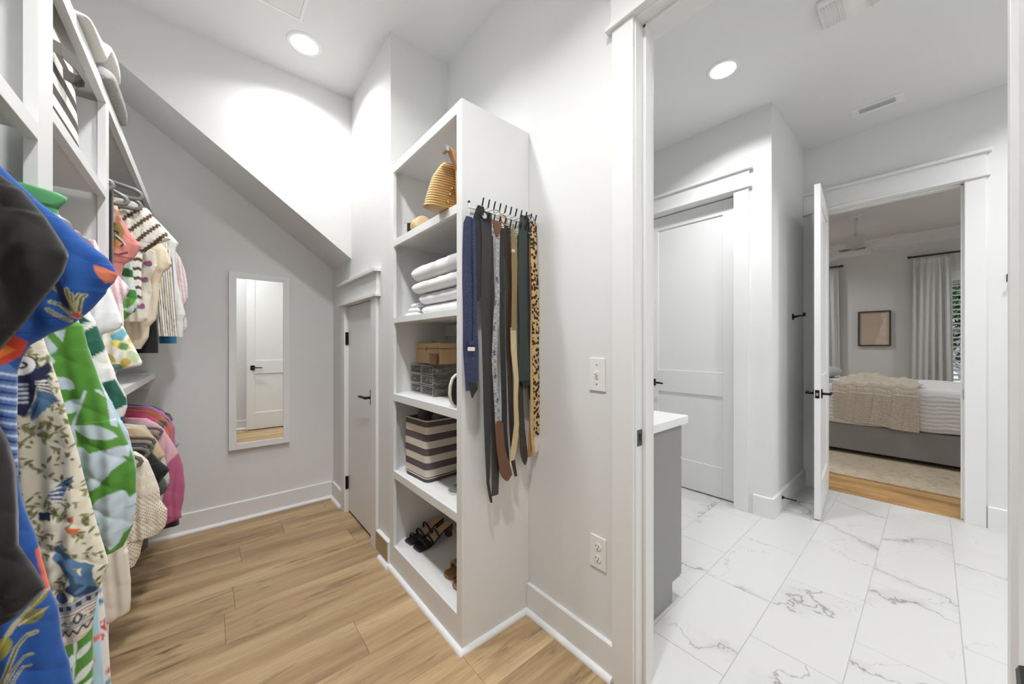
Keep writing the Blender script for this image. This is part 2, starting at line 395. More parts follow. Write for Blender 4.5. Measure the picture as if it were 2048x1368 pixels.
# ------------------------------------------------------------------ baseboards with shoe moulding
SHOE = mat('shoe_white', (240, 241, 242), .4)
def baseboard(name, p, q, nrm, h=.135, t=.016, shoe=True, m=TRIM, e0=0, e1=0):
    """along wall line p->q (xy), nrm = direction into the room"""
    p, q, nv = Vector(p), Vector(q), Vector(nrm)
    d = (q-p).normalized()
    def bar(prof):
        b = MB(); V = []
        for base in (p, q):
            for (o, z) in prof: V.append((base.x+nv.x*o, base.y+nv.y*o, z))
        n = len(prof); b.add(V, [tuple(range(n)), tuple(range(n, 2*n))[::-1]]+[(i, (i+1) % n, n+(i+1) % n, n+i) for i in range(n)]); return b
    o = struct(bar([(0, 0), (t, 0), (t, h-.004), (t-.004, h), (0, h)]).build(name, m))
    if shoe:
        r = .019; pr = [(t, 0)]+[(t+r*math.cos(a), r*math.sin(a)) for a in (0, .3, .6, .9, 1.2, PI/2)]
        p = p-d*e0; q = q+d*e1
        bar(pr).build('shoe_molding', SHOE, o, smooth=False)
    return o
baseboard('baseboard_back', (XL, YB), (XD, YB), (0, -1))
baseboard('baseboard_small_door', (XD, YB), (XD, SDY1+.10), (-1, 0))
baseboard('baseboard_right', (XR, 1.27), (XR, .79), (-1, 0))
baseboard('baseboard_near', (XL, YN), (XR, YN), (0, 1))
# plinth block at the alcove corner, its face left in raw tan board
pl = struct(B('trim_plinth', (XD-.022, YE-.012, 0), (XD, 2.235, .142), TRIM))
B('face_board', (XD-.0245, YE-.004, .03), (XD-.0221, 2.235, .136), TAN_B, pl, bevel=0)
MB().prism([(XD-.022-.018*math.cos(a), .018*math.sin(a)) for a in (0, .4, .8, 1.2, PI/2)]+[(XD-.022, 0)], YE-.03, 2.17, axis=1).build('shoe_molding', SHOE, pl) if False else None
b = MB(); pr = [(XD-.022, 0)]+[(XD-.022-.019*math.cos(a), .019*math.sin(a)) for a in (0, .4, .8, 1.2, PI/2)]
n_ = len(pr); b.add([(p[0], YE-.030, p[1]) for p in pr]+[(p[0], 2.17, p[1]) for p in pr], [tuple(range(n_)), tuple(range(n_, 2*n_))[::-1]]+[(i, (i+1) % n_, n_+(i+1) % n_, n_+i) for i in range(n_)])
b.build('shoe_molding', SHOE, pl)
baseboard('baseboard_bathroom_door', (XB1, YRET), (XB1, .89), (-1, 0), shoe=False, h=.15)
baseboard('baseboard_bathroom_return', (XB1-.016, YRET), (XB2, YRET), (0, -1), shoe=False, h=.15)
baseboard('baseboard_bedroom', (XB2, -.25), (XB2, YBR), (-1, 0), shoe=False, h=.15)
baseboard('baseboard_bathroom_right', (XR2, YBR), (XB2, YBR), (0, 1), shoe=False, h=.15)
baseboard('baseboard_bedroom_far', (XF, BY0), (XF, BY1), (-1, 0), shoe=False, h=.15)

# ------------------------------------------------------------------ casings (craftsman: legs, fillet, header, cap) on walls x = const
def casing(name, X, sgn, y0, y1, zt, w=.09, left=True, right=True, hl=None, hr=None, hh=.145, depth=None, jx=None):
    """opening y0..y1, top zt; face towards sgn*x"""
    root = struct(empty(name, (X, (y0+y1)/2, 0)))
    f = lambda d: X+sgn*d
    if right: B('casing_leg', (X, y0-w, 0), (f(.018), y0-.004, zt+.004), TRIM, root)
    if left: B('casing_leg', (X, y1+.004, 0), (f(.018), y1+w, zt+.004), TRIM, root)
    a = y0-w-.005 if hr is None else hr; c = y1+w+.005 if hl is None else hl
    B('fillet', (X, a-.018, zt+.004), (f(.034), c+(.018 if hl is None else 0), zt+.022), TRIM, root)
    B('header_board', (X, a, zt+.022), (f(.02), c, zt+.022+hh), TRIM, root)
    B('cap', (X, a-.024, zt+.022+hh), (f(.042), c+(.024 if hl is None else 0), zt+.022+hh+.022), TRIM, root)
    if jx is not None:
        x0, x1 = jx
        B('jamb', (x0, y0-.02, 0), (x1, y0, zt), TRIM, root); B('jamb', (x0, y1, 0), (x1, y1+.02, zt), TRIM, root)
        B('head_jamb', (x0, y0-.02, zt), (x1, y1+.02, zt+.02), TRIM, root)
    return root
c1 = casing('trim_small_door', XD, -1, SDY0, SDY1, SDZ, w=.095, hl=3.045, hr=2.235, hh=.135, jx=(XD-.002, XD+.12))
c2 = casing('trim_closet_doorway', XR, -1, DY0, DY1, DH, w=.092, right=True, hr=-.205, jx=(XR-.004, XR2+.004))
for yy in (DY1, DY0):       # door stops on the jambs
    s = -1 if yy == DY1 else 1
    B('door_stop', (XR+.045, yy, 0), (XR+.085, yy+s*.012, DH), TRIM, c2)
B('door_stop', (XR+.045, DY0, DH-.012), (XR+.085, DY1, DH), TRIM, c2)
stx = XR+.020
B('strike_plate', (stx-.015, DY1-.0015, .912), (stx+.018, DY1, .972), mat('bronze_plate', (92, 90, 87), .35, .8), c2, bevel=.0005)
B('strike_hole', (stx-.004, DY1-.0022, .928), (stx+.009, DY1-.0014, .956), SLOT, c2, bevel=0)
casing('trim_closet_doorway_bath_side', XR2, 1, DY0, DY1, DH, w=.092, right=False, hr=-.16)
c3 = casing('trim_bathroom_door', XB1, -1, BD0, BD1, BDZ-.03, w=.105, hh=.12, jx=(XB1-.002, XB1+.12))
c4 = casing('trim_bedroom_door', XB2, -1, ED0, ED1, DH, w=.098, hl=YRET-.001, hr=-.245, hh=.15, jx=(XB2-.002, XB3+.002))
B('door_stop', (XB2+.04, ED0, 0), (XB2+.08, ED0+.012, DH), TRIM, c4); B('door_stop', (XB2+.04, ED1-.012, 0), (XB2+.08, ED1, DH), TRIM, c4)
B('door_stop', (XB2+.04, ED0, DH-.012), (XB2+.08, ED1, DH), TRIM, c4)
B('strike_plate', (XB2+.004, ED0, .89), (XB2+.034, ED0+.0015, .96), BLACK, c4, bevel=0)
struct(B('trim_threshold', (XB2+.03, ED0, -.003), (XB2+.075, ED1, .006), OAK2, bevel=.002))

# ------------------------------------------------------------------ doors
def lever(name, M, parent, flip=1, plate=(.028, .065)):
    """lever set: local x along the door towards the lever tip (flip), y out of the face, z up"""
    a, c = plate
    o = MB().box((-a, 0, -c/1.0), (a, .007, c/1.0), M).build(name, BLACK, parent, bevel=.0015)
    b = MB(); b.tube([M @ Vector(p) for p in ((0, .005, 0), (0, .045, 0))], .009, 10)
    b.build('lever_stem', BLACK, o, smooth=True)
    b = MB(); b.tube([M @ Vector(p) for p in ((-flip*.008, .048, 0), (flip*.03, .05, .001), (flip*.07, .052, .002), (flip*.118, .050, -.002))], [.0095, .0095, .009, .0075], 8)
    b.build('lever_arm', BLACK, o)
    return o
def panel_door(name, M, Wd, Ht, label, rails=((.10, .10),), th=.036, split=(.845, 1.045), bot=.25, top=.12, st=.105):
    """door leaf: local x 0..Wd along, y 0..th thickness, z up"""
    root = struct(empty(name, tuple(M @ Vector((0, 0, 0)))), label)
    def bx(nm, a, c, bv=.002): return MB().box(a, c, M).build(nm, TRIM, root, bevel=bv)
    bx('stile', (0, 0, 0), (st, th, Ht)); bx('stile', (Wd-st, 0, 0), (Wd, th, Ht))
    bx('rail', (st, 0, 0), (Wd-st, th, bot)); bx('rail', (st, 0, split[0]), (Wd-st, th, split[1])); bx('rail', (st, 0, Ht-top), (Wd-st, th, Ht))
    bx('door_panel', (st-.004, .011, bot-.004), (Wd-st+.004, th-.011, split[0]+.004), 0); bx('door_panel', (st-.004, .011, split[1]-.004), (Wd-st+.004, th-.011, Ht-top+.004), 0)
    return root
# small flush door under the slope
d1 = struct(empty('door_1', (XD+.02, (SDY0+SDY1)/2, .012)), 'low grey flush door under the sloped bulkhead')
B('leaf', (XD+.012, SDY0+.003, .018), (XD+.047, SDY1-.003, SDZ-.004), TRIM, d1)
Ml = Matrix.Translation((XD+.012, SDY0+.055, .94)) @ Matrix(((0, -1, 0, 0), (1, 0, 0, 0), (0, 0, 1, 0), (0, 0, 0, 1)))
lever('lever_handle', Ml, d1, 1, (.024, .05))
for z0 in (1.288, .18):
    h = MB().box((XD-.003, SDY1-.004, z0), (XD+.013, SDY1+.014, z0+.098)); h.tube([(XD-.004, SDY1, z0), (XD-.004, SDY1, z0+.098)], .006, 8); h.build('hinge', BLACK, d1)
B('gap_shadow', (XD+.02, SDY0+.003, .0), (XD+.04, SDY1-.003, .004), DARKGAP, d1, bevel=0)
# bathroom door (closed)
Mx = lambda X, Y: Matrix.Translation((X, Y, 0)) @ Matrix(((0, 1, 0, 0), (1, 0, 0, 0), (0, 0, 1, 0), (0, 0, 0, 1)))
M2 = Matrix.Translation((XB1+.075, BD0+.003, .012)) @ Matrix(((0, 1, 0, 0), (1, 0, 0, 0), (0, 0, 1, 0), (0, 0, 0, 1)))
d2 = panel_door('door_2', M2, BD1-BD0-.006, BDZ-.05, 'closed white two-panel door behind the vanity')
lever('lever_handle', Matrix.Translation((XB1+.075, BD1-.06, .935)) @ Matrix(((0, -1, 0, 0), (1, 0, 0, 0), (0, 0, 1, 0), (0, 0, 0, 1))), d2, -1, (.026, .032))
# bedroom door, standing open into the bathroom
hp = Vector((XB2-.012, ED1-.004)); fe = Vector((3.397, .548)); dv = (fe-hp); ang = math.atan2(dv.y, dv.x); WD = dv.length
M3 = Matrix.Translation((hp.x, hp.y, .012)) @ Matrix.Rotation(ang, 4, 'Z')
d3 = panel_door('door_3', M3 @ Matrix.Translation((0, -.018, 0)), WD, DH-.02, 'white two-panel door standing open into the bathroom')
lever('lever_handle', M3 @ Matrix.Translation((WD-.065, .018, .915)), d3, -1, (.026, .032))
lever('lever_handle', M3 @ Matrix.Translation((WD-.065, -.018, .915)) @ Matrix.Diagonal((1, -1, 1, 1)), d3, -1, (.026, .032))
lt = MB().box((WD, -.0125, .885), (WD+.002, .0125, .945), M3).build('latch_plate', BLACK, d3)
MB().box((WD+.002, -.007, .905), (WD+.009, .007, .925), M3).build('latch_bolt', CHROME, lt, bevel=.001)
for z in (.25, 1.2, 2.2): MB().tube([M3 @ Vector((-.004, -.02, z)), M3 @ Vector((-.004, -.02, z+.09))], .006, 8).build('hinge', BLACK, d3)
# closet door, open flat before the near wall (seen in the mirror)
M4 = Matrix.Translation((XR-.022, -.141, .014)) @ Matrix.Rotation(PI, 4, 'Z') @ Matrix.Translation((0, -.036, 0))
d4 = panel_door('door_4', M4, .727, DH-.03, 'white two-panel closet door folded back from the doorway')
lever('lever_handle', M4 @ Matrix.Translation((.727-.075, 0, .935)) @ Matrix.Diagonal((1, -.85, 1, 1)), d4, -1, (.028, .036))
for z in (.2, 1.2, 2.2): MB().tube([M4 @ Vector((.022, .043, z)), M4 @ Vector((.022, .043, z+.09))], .006, 8).build('hinge', BLACK, d4)

# ================================================================== CEILING FITTINGS
def downlight(x, y, z, label, grp):
    t = thing('recessed_downlight', label, 'ceiling light', (x, y, z-.008), grp)
    MB().lathe([(.072, z-.001), (.074, z-.007), (.094, z-.004), (.097, z)], (x, y, 0), 40, cap=False).build('trim_ring', TRIM, t, smooth=True)
    MB().lathe([(.073, z-.0015), (.0732, z-.006), (.05, z-.008), (.001, z-.0085)], (x, y, 0), 40, cap=False).build('lens', LENS, t, smooth=True)
downlight(*CL_LIGHTS[0][0], ZC, 'round recessed downlight in the closet ceiling near the bulkhead', 'closet downlights')
downlight(*CL_LIGHTS[1][0], ZC, 'added unseen fill downlight in the closet ceiling before the shelf tower', 'closet downlights')
downlight(*CL_LIGHTS[2][0], ZC, 'round recessed downlight in the closet ceiling beside the folded-back door', 'closet downlights')
downlight(*BA_LIGHTS[0][0], ZB, 'round recessed downlight in the bathroom ceiling above the white door', 'bathroom downlights')
for (p, w), s_ in zip(BA_LIGHTS[1:], ('opposite the vanity end', 'before the bedroom wall')): downlight(*p, ZB, 'added unseen fill downlight in the bathroom ceiling '+s_, 'bathroom downlights')
for (p, w), s_ in zip(BE_FILLS, ('near the headboard on the doorway side', 'near the headboard by the far wall', 'past the bed foot on the doorway side', 'past the bed foot by the window')): downlight(*p, ZB, 'added unseen fill light in the bedroom ceiling '+s_, 'added bedroom fill lights')
# attic hatch
h = thing('attic_hatch', 'flush white attic hatch panel in the closet ceiling', 'hatch', (.13, 2.03, ZC-.012))
B('panel', (-.13, 1.76, ZC-.006), (.39, 2.30, ZC), CEIL, h)
b = MB()
for a, c in (((-.15, 2.30), (.41, 2.315)), ((-.15, 1.745), (.41, 1.76)), ((.39, 1.76), (.405, 2.30)), ((-.145, 1.76), (-.13, 2.30))): b.box((a[0], a[1], ZC-.008), (c[0], c[1], ZC))
b.build('frame', TRIM, h)
# air register
v = thing('air_register', 'white slotted air register in the bathroom ceiling', 'vent', (3.835, .275, ZB-.006))
B('plate', (3.765, .135, ZB-.004), (3.905, .415, ZB), PLAST, v)
B('duct_dark', (3.800, .178, ZB-.0046), (3.858, .368, ZB-.0040), mat('duct_dark', (60, 60, 58), .8), v, bevel=0)
for k in range(4):
    x = 3.802+.018*k; MB().box((x, .176, ZB-.010), (x+.0035, .370, ZB-.0042)).build('louver', PLAST, v)
# exhaust fan grille
e = thing('exhaust_fan_cover', 'white ribbed exhaust fan cover on the bathroom ceiling', 'vent', (2.56, .26, ZB-.03))
b = MB(); pr = [(2.44, ZB), (2.445, ZB-.016), (2.47, ZB-.026), (2.56, ZB-.03), (2.65, ZB-.026), (2.675, ZB-.016), (2.68, ZB)]
n_ = len(pr); b.add([(p[0], .12, p[1]) for p in pr]+[(p[0], .40, p[1]) for p in pr], [tuple(range(n_)), tuple(range(n_, 2*n_))[::-1]]+[(i, (i+1) % n_, n_+(i+1) % n_, n_+i) for i in range(n_)])
b.build('cover', PLAST, e, bevel=.008, seg=3)
for k in range(9):
    y = .30+.0105*k; B('grille_rib', (2.47, y, ZB-.0325), (2.65, y+.003, ZB-.026), PLAST, e, bevel=0)
for k in range(9):
    y = .135+.0105*k; B('grille_rib', (2.47, y, ZB-.0325), (2.65, y+.003, ZB-.026), PLAST, e, bevel=0)

# ================================================================== WALL PLATES
sw = thing('light_switch', 'white toggle light switch beside the doorway casing', 'switch', (XR-.004, .87, 1.10))
B('plate', (XR-.006, .832, 1.10), (XR, .908, 1.232), PLAST, sw, bevel=.002)
tg = B('toggle_frame', (XR-.0075, .863, 1.148), (XR-.0055, .877, 1.182), PLAST, sw, bevel=.0005)
MB().prism([(XR-.006, 1.160), (XR-.020, 1.172), (XR-.018, 1.180), (XR-.006, 1.176)], .866, .874, axis=1).build('toggle', PLAST, sw)
for z in (1.128, 1.204): MB().lathe([(.003, XR-.0075), (.003, XR-.005)], (0, .870, z), 10, axis=0).build('screw', CHROME, sw)
ot = thing('power_outlet', 'white duplex power outlet low on the wall beside the shelf tower', 'outlet', (XR-.004, .866, .39))
B('plate', (XR-.006, .828, .392), (XR, .905, .52), PLAST, ot, bevel=.002)
for zc in (.480, .432):
    pts = [(.866+.0165*math.cos(a)*(1 if abs(math.cos(a)) < .9 else 1), zc+.0145*math.sin(a)) for a in np.linspace(0, 2*PI, 20, endpoint=False)]
    f = MB().prism(pts, XR-.0085, XR-.0055, axis=0).build('receptacle', PLAST, ot)
    for yy in (.860, .873): B('slot', (XR-.0092, yy-.001, zc-.001), (XR-.0083, yy+.001, zc+.007), SLOT, f, bevel=0)
    MB().lathe([(.0024, XR-.0092), (.0024, XR-.0083)], (0, .866, zc-.008), 10, axis=0).build('slot', SLOT, f)

# ================================================================== MIRROR
mx0, mx1, mz0, mz1 = .114, .492, .523, 1.82; my = YB
mi = thing('wall_mirror', 'tall white-framed mirror on the closet back wall', 'mirror', ((mx0+mx1)/2, YB-.01, mz0))
fw = .044
for nm, a, c in (('frame_bar', (mx0, mz0), (mx0+fw, mz1)), ('frame_bar', (mx1-fw, mz0), (mx1, mz1)), ('frame_bar', (mx0+fw, mz0), (mx1-fw, mz0+fw)), ('frame_bar', (mx0+fw, mz1-fw), (mx1-fw, mz1))):
    B(nm, (a[0], YB-.034, a[1]), (c[0], YB-.004, c[1]), TRIM, mi)
B('glass', (mx0+fw-.004, YB-.026, mz0+fw-.004), (mx1-fw+.004, YB-.012, mz1-fw+.004), mat('mirror_glass', (240, 240, 238), .015, 1), mi, bevel=0)
#PART2
# ================================================================== SHELF TOWER in the alcove
CX, CY0, CY1, CT = .806, 1.272, 2.05, 2.315
tw = thing('shelf_tower', 'tall white open shelf tower standing in the closet alcove', 'shelving', (1.0, 1.66, 0))
B('side_panel', (CX+.018, CY0, 0), (XR-.001, CY0+.02, CT), CAB, tw); B('side_panel', (CX+.018, CY1-.02, 0), (XR-.001, CY1, CT), CAB, tw)
B('face_stile', (CX, CY0-.0005, 0), (CX+.018, 1.312, CT), CAB, tw, bevel=.001); B('face_stile', (CX, 1.992, 0), (CX+.018, CY1, CT), CAB, tw, bevel=.001)
B('back_panel', (XR-.012, CY0+.02, .1), (XR-.001, CY1-.02, CT), CAB, tw)
SH = [2.268, 1.846, 1.410, .968, .528, .100]; ST = [CT, 1.885, 1.440, 1.008, .569, .140]
for k, (a, c) in enumerate(zip(SH, ST)):
    nm = 'top_board' if k == 0 else 'shelf'
    B(nm, (CX+.0005 if k else CX+.0005, 1.3121, a), (CX+.018, 1.9919, c), CAB, tw, bevel=.001)
    B(nm, (CX+.018, CY0+.02, c-.02), (XR-.012, CY1-.02, c), CAB, tw, bevel=0)
B('kick_board', (CX+.0005, 1.3121, 0), (CX+.018, 1.9919, .1), CAB, tw, bevel=0)
B('bracket_cleat', (XR-.03, 1.30, 1.34), (XR-.012, 2.03, 1.41), CAB, tw)
def shoe_run(pts):       # pts: list of (x,y) corners, mitred quarter round outside them
    b = MB(); r = .019; arc = [(r*math.cos(a), r*math.sin(a)) for a in (0, .3, .6, .9, 1.2, PI/2)]+[(0, 0)]
    V = []; n = len(arc)
    for (px, py, ox, oy) in pts:
        for (d, z) in arc: V.append((px+ox*d, py+oy*d, z))
    m = len(pts)
    Fc = [tuple(range(n)), tuple(range((m-1)*n, m*n))[::-1]]
    for i in range(m-1):
        for k in range(n): Fc.append((i*n+k, i*n+(k+1) % n, (i+1)*n+(k+1) % n, (i+1)*n+k))
    return b.add(V, Fc)
shoe_run([(CX, CY1, -1, 0), (CX, CY0, -1, -1), (XR-.016, CY0, -1, -1)]).build('shoe_molding', SHOE, tw)

# ------------------------------------------------------------------ generic soft shapes
def blob_loft(rows, m, name, parent=None, smooth=True, cap=True):
    """rows: list of lists of points (rings, same count)"""
    n = len(rows[0]); V = [p for r in rows for p in r]; Fc = []
    for i in range(len(rows)-1):
        for k in range(n): Fc.append((i*n+k, i*n+(k+1) % n, (i+1)*n+(k+1) % n, (i+1)*n+k))
    if cap: Fc += [tuple(range(n))[::-1], tuple(range((len(rows)-1)*n, len(rows)*n))]
    return MB().add(V, Fc).build(name, m, parent, smooth=smooth)
def sellipse(n, a, b, p=2.5):
    out = []
    for k in range(n):
        t = 2*PI*k/n; c, s = math.cos(t), math.sin(t)
        out.append((a*math.copysign(abs(c)**(2/p), c), b*math.copysign(abs(s)**(2/p), s)))
    return out

def stadium(n, a, b):
    out = []
    for k in range(n):
        t = 2*PI*(k+.5)/n; c, s = math.cos(t), math.sin(t); out.append((math.copysign(max(a-b, 0), c)+b*c, b*s))
    return out
# --- towels (long axis along Y, folded edge towards the room)
TOWEL = mat('white_terry', (240, 240, 240), .95, bump=.9, bscale=420, sheen=.4)
def towel(name, label, x0, x1, y0, y1, z0, h, sag=.0, group='folded white towels in the tower', folds=2, tilt=0):
    t = thing(name, label, 'towel', ((x0+x1)/2, (y0+y1)/2, z0), group)
    hh = h/folds
    for k in range(folds):
        rows = []; N = 30
        for i in range(N+1):
            s = .5-.5*math.cos(PI*i/N); yy = y0+(y1-y0)*s
            e = (1-abs(2*s-1)**16)**.5 if 0 < i < N else .05
            ring = []
            for (a, c) in stadium(32, (x1-x0)/2, hh/2*.995):
                wob = .004*math.sin(9*s+k*2+a*30)+.003*math.sin(23*s+k)
                ring.append(((x0+x1)/2+a*(.965+.035*e)+wob*.5, yy+(.004*math.sin(c*80+k)), z0+hh*(k+.5)+c*(.35+.65*e)+sag*math.sin(PI*s)+(-.003*abs(math.sin(17*s+a*25+z0*90)) if c > 0 else 0)))
            rows.append(ring)
        blob_loft(rows, TOWEL, 'towel_fold', t)
    return t
zt = ST[2]
ty0 = 1.30; ty1 = onX(833, 600, .86)[1]
Z4 = [onX(850, v, .85)[2] for v in (615, 590, 563, 530)]
heights = [.058, .060, .064, .088]
labs = ['thick white bath towel at the bottom of the towel stack', 'white bath towel second from the bottom of the towel stack', 'white bath towel second from the top of the towel stack', 'rolled white bath towel on top of the towel stack']
z = zt
for k, hgt in enumerate(heights):
    off = [-.02, 0, .01, .015][k]
    towel('bath_towel', labs[k], .835+[.03, .02, 0, 0][k], 1.14, 1.305, 1.80+off+[-.02, -.03, .01, .01][k], z, hgt-.001, folds=1)
    z += hgt
z = zt
for k in range(3):
    towel('wash_cloth', ['small white washcloth at the bottom of the washcloth pile', 'small white washcloth in the middle of the washcloth pile', 'small white washcloth on top of the washcloth pile'][k], .85+.01*k, 1.0, 1.80+.005*k, 1.935-.012*k, z, .026, group='small white washcloths in the tower', folds=1); z += .026

# --- striped fabric bin with clothes
def stripe_mat():
    m = bpy.data.materials.new('plum_cream_stripes'); m.use_nodes = True; n = m.node_tree.nodes; L = m.node_tree.links; bs = n['Principled BSDF']
    tc = n.new('ShaderNodeTexCoord'); sp = n.new('ShaderNodeSeparateXYZ'); L.new(tc.outputs['Object'], sp.inputs[0])
    a = n.new('ShaderNodeMath'); a.operation = 'MULTIPLY_ADD'; a.inputs[1].default_value = 1/.074; a.inputs[2].default_value = .62; L.new(sp.outputs[2], a.inputs[0])
    f = n.new('ShaderNodeMath'); f.operation = 'FRACT'; L.new(a.outputs[0], f.inputs[0])
    g = n.new('ShaderNodeMath'); g.operation = 'GREATER_THAN'; g.inputs[1].default_value = .5; L.new(f.outputs[0], g.inputs[0])
    mx = n.new('ShaderNodeMix'); mx.data_type = 'RGBA'; mx.inputs['A'].default_value = lin((222, 212, 196)); mx.inputs['B'].default_value = lin((100, 88, 92))
    L.new(g.outputs[0], mx.inputs['Factor']); L.new(mx.outputs['Result'], bs.inputs['Base Color']); bs.inputs['Roughness'].default_value = .9
    t = n.new('ShaderNodeTexNoise'); t.inputs['Scale'].default_value = 700; L.new(tc.outputs['Object'], t.inputs['Vector'])
    bp = n.new('ShaderNodeBump'); bp.inputs['Strength'].default_value = .4; bp.inputs['Distance'].default_value = .001; L.new(t.outputs[0], bp.inputs['Height']); L.new(bp.outputs[0], bs.inputs['Normal'])
    return m
STRIPE = stripe_mat()
zb = ST[4]
bn = thing('storage_bin', 'cream and plum striped fabric bin filled with folded clothes', 'bin', (.99, 1.66, zb))
# corner nearest the room sits at about px (853, 968); sides turned a little
cx, cy = onZ(853, 968, zb)[:2]
c0 = Vector((cx, cy)); e1 = Vector(onZ(809, 945, zb)[:2])-c0; e2 = (Vector(onZ(915, 950, zb)[:2])-c0).normalized()*.25
cor = [c0, c0+e1, c0+e1+e2, c0+e2]
def rounded(cor, inset, n=6, r=.03):
    cen = sum(cor, Vector((0, 0)))/4; out = []
    for i in range(4):
        p = cor[i]; a = cor[i-1]; c = cor[(i+1) % 4]
        p2 = p+(cen-p).normalized()*inset*1.414
        da = (a-p).normalized(); dc = (c-p).normalized()
        for k in range(n+1):
            s = k/n; q = (p2+da*r)*(1-s)**2+2*p2*s*(1-s)+(p2+dc*r)*s**2; out.append(q)
    return out
hb = .318
def ringz(ins, z, bulge=0): return [(q.x, q.y, z) for q in rounded(cor, ins)]
rows = [ringz(.012, zb+.001), ringz(.004, zb+.004), ringz(0, zb+.02), ringz(-.003, zb+hb*.5), ringz(0, zb+hb-.01), ringz(.001, zb+hb), ringz(.006, zb+hb), ringz(.008, zb+hb-.02), ringz(.010, zb+.02)]
blob_loft(rows, STRIPE, 'bin_body', bn, smooth=False)
PIPE = mat('cream_piping', (226, 218, 204), .85)
MB().tube([(q.x, q.y, zb+hb) for q in rounded(cor, .003)], .004, 6, closed=True).build('rim_piping', PIPE, bn, smooth=True)
MB().tube([(q.x, q.y, zb+.022) for q in rounded(cor, -.001)], .002, 6, closed=True).build('base_piping', PIPE, bn, smooth=True)
GREYC = mat('dark_grey_cloth', (112, 108, 106), .95, var=.2, vscale=20, bump=.5, bscale=500)
cen = sum(cor, Vector((0, 0)))/4
def lump(name, lab, c, r, hz, m, seed, grp, cat='clothing'):
    rs = np.random.RandomState(seed); rows = []; N = 14
    for i in range(N+1):
        ph = PI*i/N; ring = []
        for k in range(28):
            a = 2*PI*k/28
            w = 1+.13*math.sin(3*a+seed)+.1*math.sin(5*a+2*seed+3*ph)+.06*math.sin(9*a+ph*5)
            rr = math.sin(ph)**.7*w
            ring.append((c[0]+r[0]*rr*math.cos(a), c[1]+r[1]*rr*math.sin(a), c[2]-hz*math.cos(ph)*(1+.18*math.sin(4*a+seed))))
        rows.append(ring)
    o = blob_loft(rows, m, name); return tag(o, lab, cat, grp)
lump('folded_cloth', 'dark grey cloth bunched at the wall end of the striped bin', (cen.x-.03, cen.y+.055, zb+hb-.034), (.052, .040), .085, GREYC, 3, 'clothes in the striped bin')
lump('folded_cloth', 'dark brown-grey garment piled highest in the striped bin', (cen.x+.028, cen.y-.042, zb+hb-.034), (.066, .052), .092, mat('brown_grey_cloth', (126, 119, 114), .95, var=.2, vscale=20), 5, 'clothes in the striped bin')
tg_ = onX(858, 848, cen.x-.05)
ct = bpy.data.objects['folded_cloth.001']; B('care_tag', (tg_[0]-.002, tg_[1]-.02, tg_[2]-.014), (tg_[0], tg_[1]+.02, tg_[2]+.012), mat('tag_white', (232, 230, 224), .8), ct, bevel=0)

# --- jewellery box, round box, clear drawers
zj = ST[3]
CLEAR = mat('clear_acrylic', (214, 212, 206), .08); CLEAR.node_tree.nodes['Principled BSDF'].inputs['Alpha'].default_value = .07; RIMC = mat('acrylic_edge', (206, 204, 198), .1)
JEWEL = [mat('trinket_silver', (170, 168, 160), .3, .8), mat('trinket_gold', (190, 165, 110), .3, .8), mat('trinket_dark', (96, 88, 80), .5)]
dx0 = .875; P0 = onZ(821, 785, zj); 
acx, acy = onZ(867, 795, zj)[:2]
A0 = Vector((acx, acy)); f1 = Vector((-.055, .185)).normalized(); 
f1 = (Vector(onZ(821, 783, zj)[:2])-A0); f1n = f1.normalized(); f2n = Vector((f1n.y, -f1n.x));
f2n = f2n if f2n.x > 0 else -f2n
DWd, DDp, DHt = f1.length, .17, .172
Mj = Matrix(((f1n.x, f2n.x, 0, A0.x), (f1n.y, f2n.y, 0, A0.y), (0, 0, 1, zj), (0, 0, 0, 1)))     # local x along front, y depth, z up
dr = thing('acrylic_drawer_box', 'clear acrylic six-drawer box under the tan jewellery case', 'organizer', (A0.x, A0.y, zj))
tk = .0028
b = MB()
b.box((0, 0, .001), (DWd, DDp, tk), Mj); b.box((0, 0, DHt-tk), (DWd, DDp, DHt), Mj); b.box((0, 0, tk), (tk, DDp, DHt-tk), Mj); b.box((DWd-tk, 0, tk), (DWd, DDp, DHt-tk), Mj)
b.box((tk, DDp-tk, tk), (DWd-tk, DDp, DHt-tk), Mj)
b.build('case', CLEAR, dr)
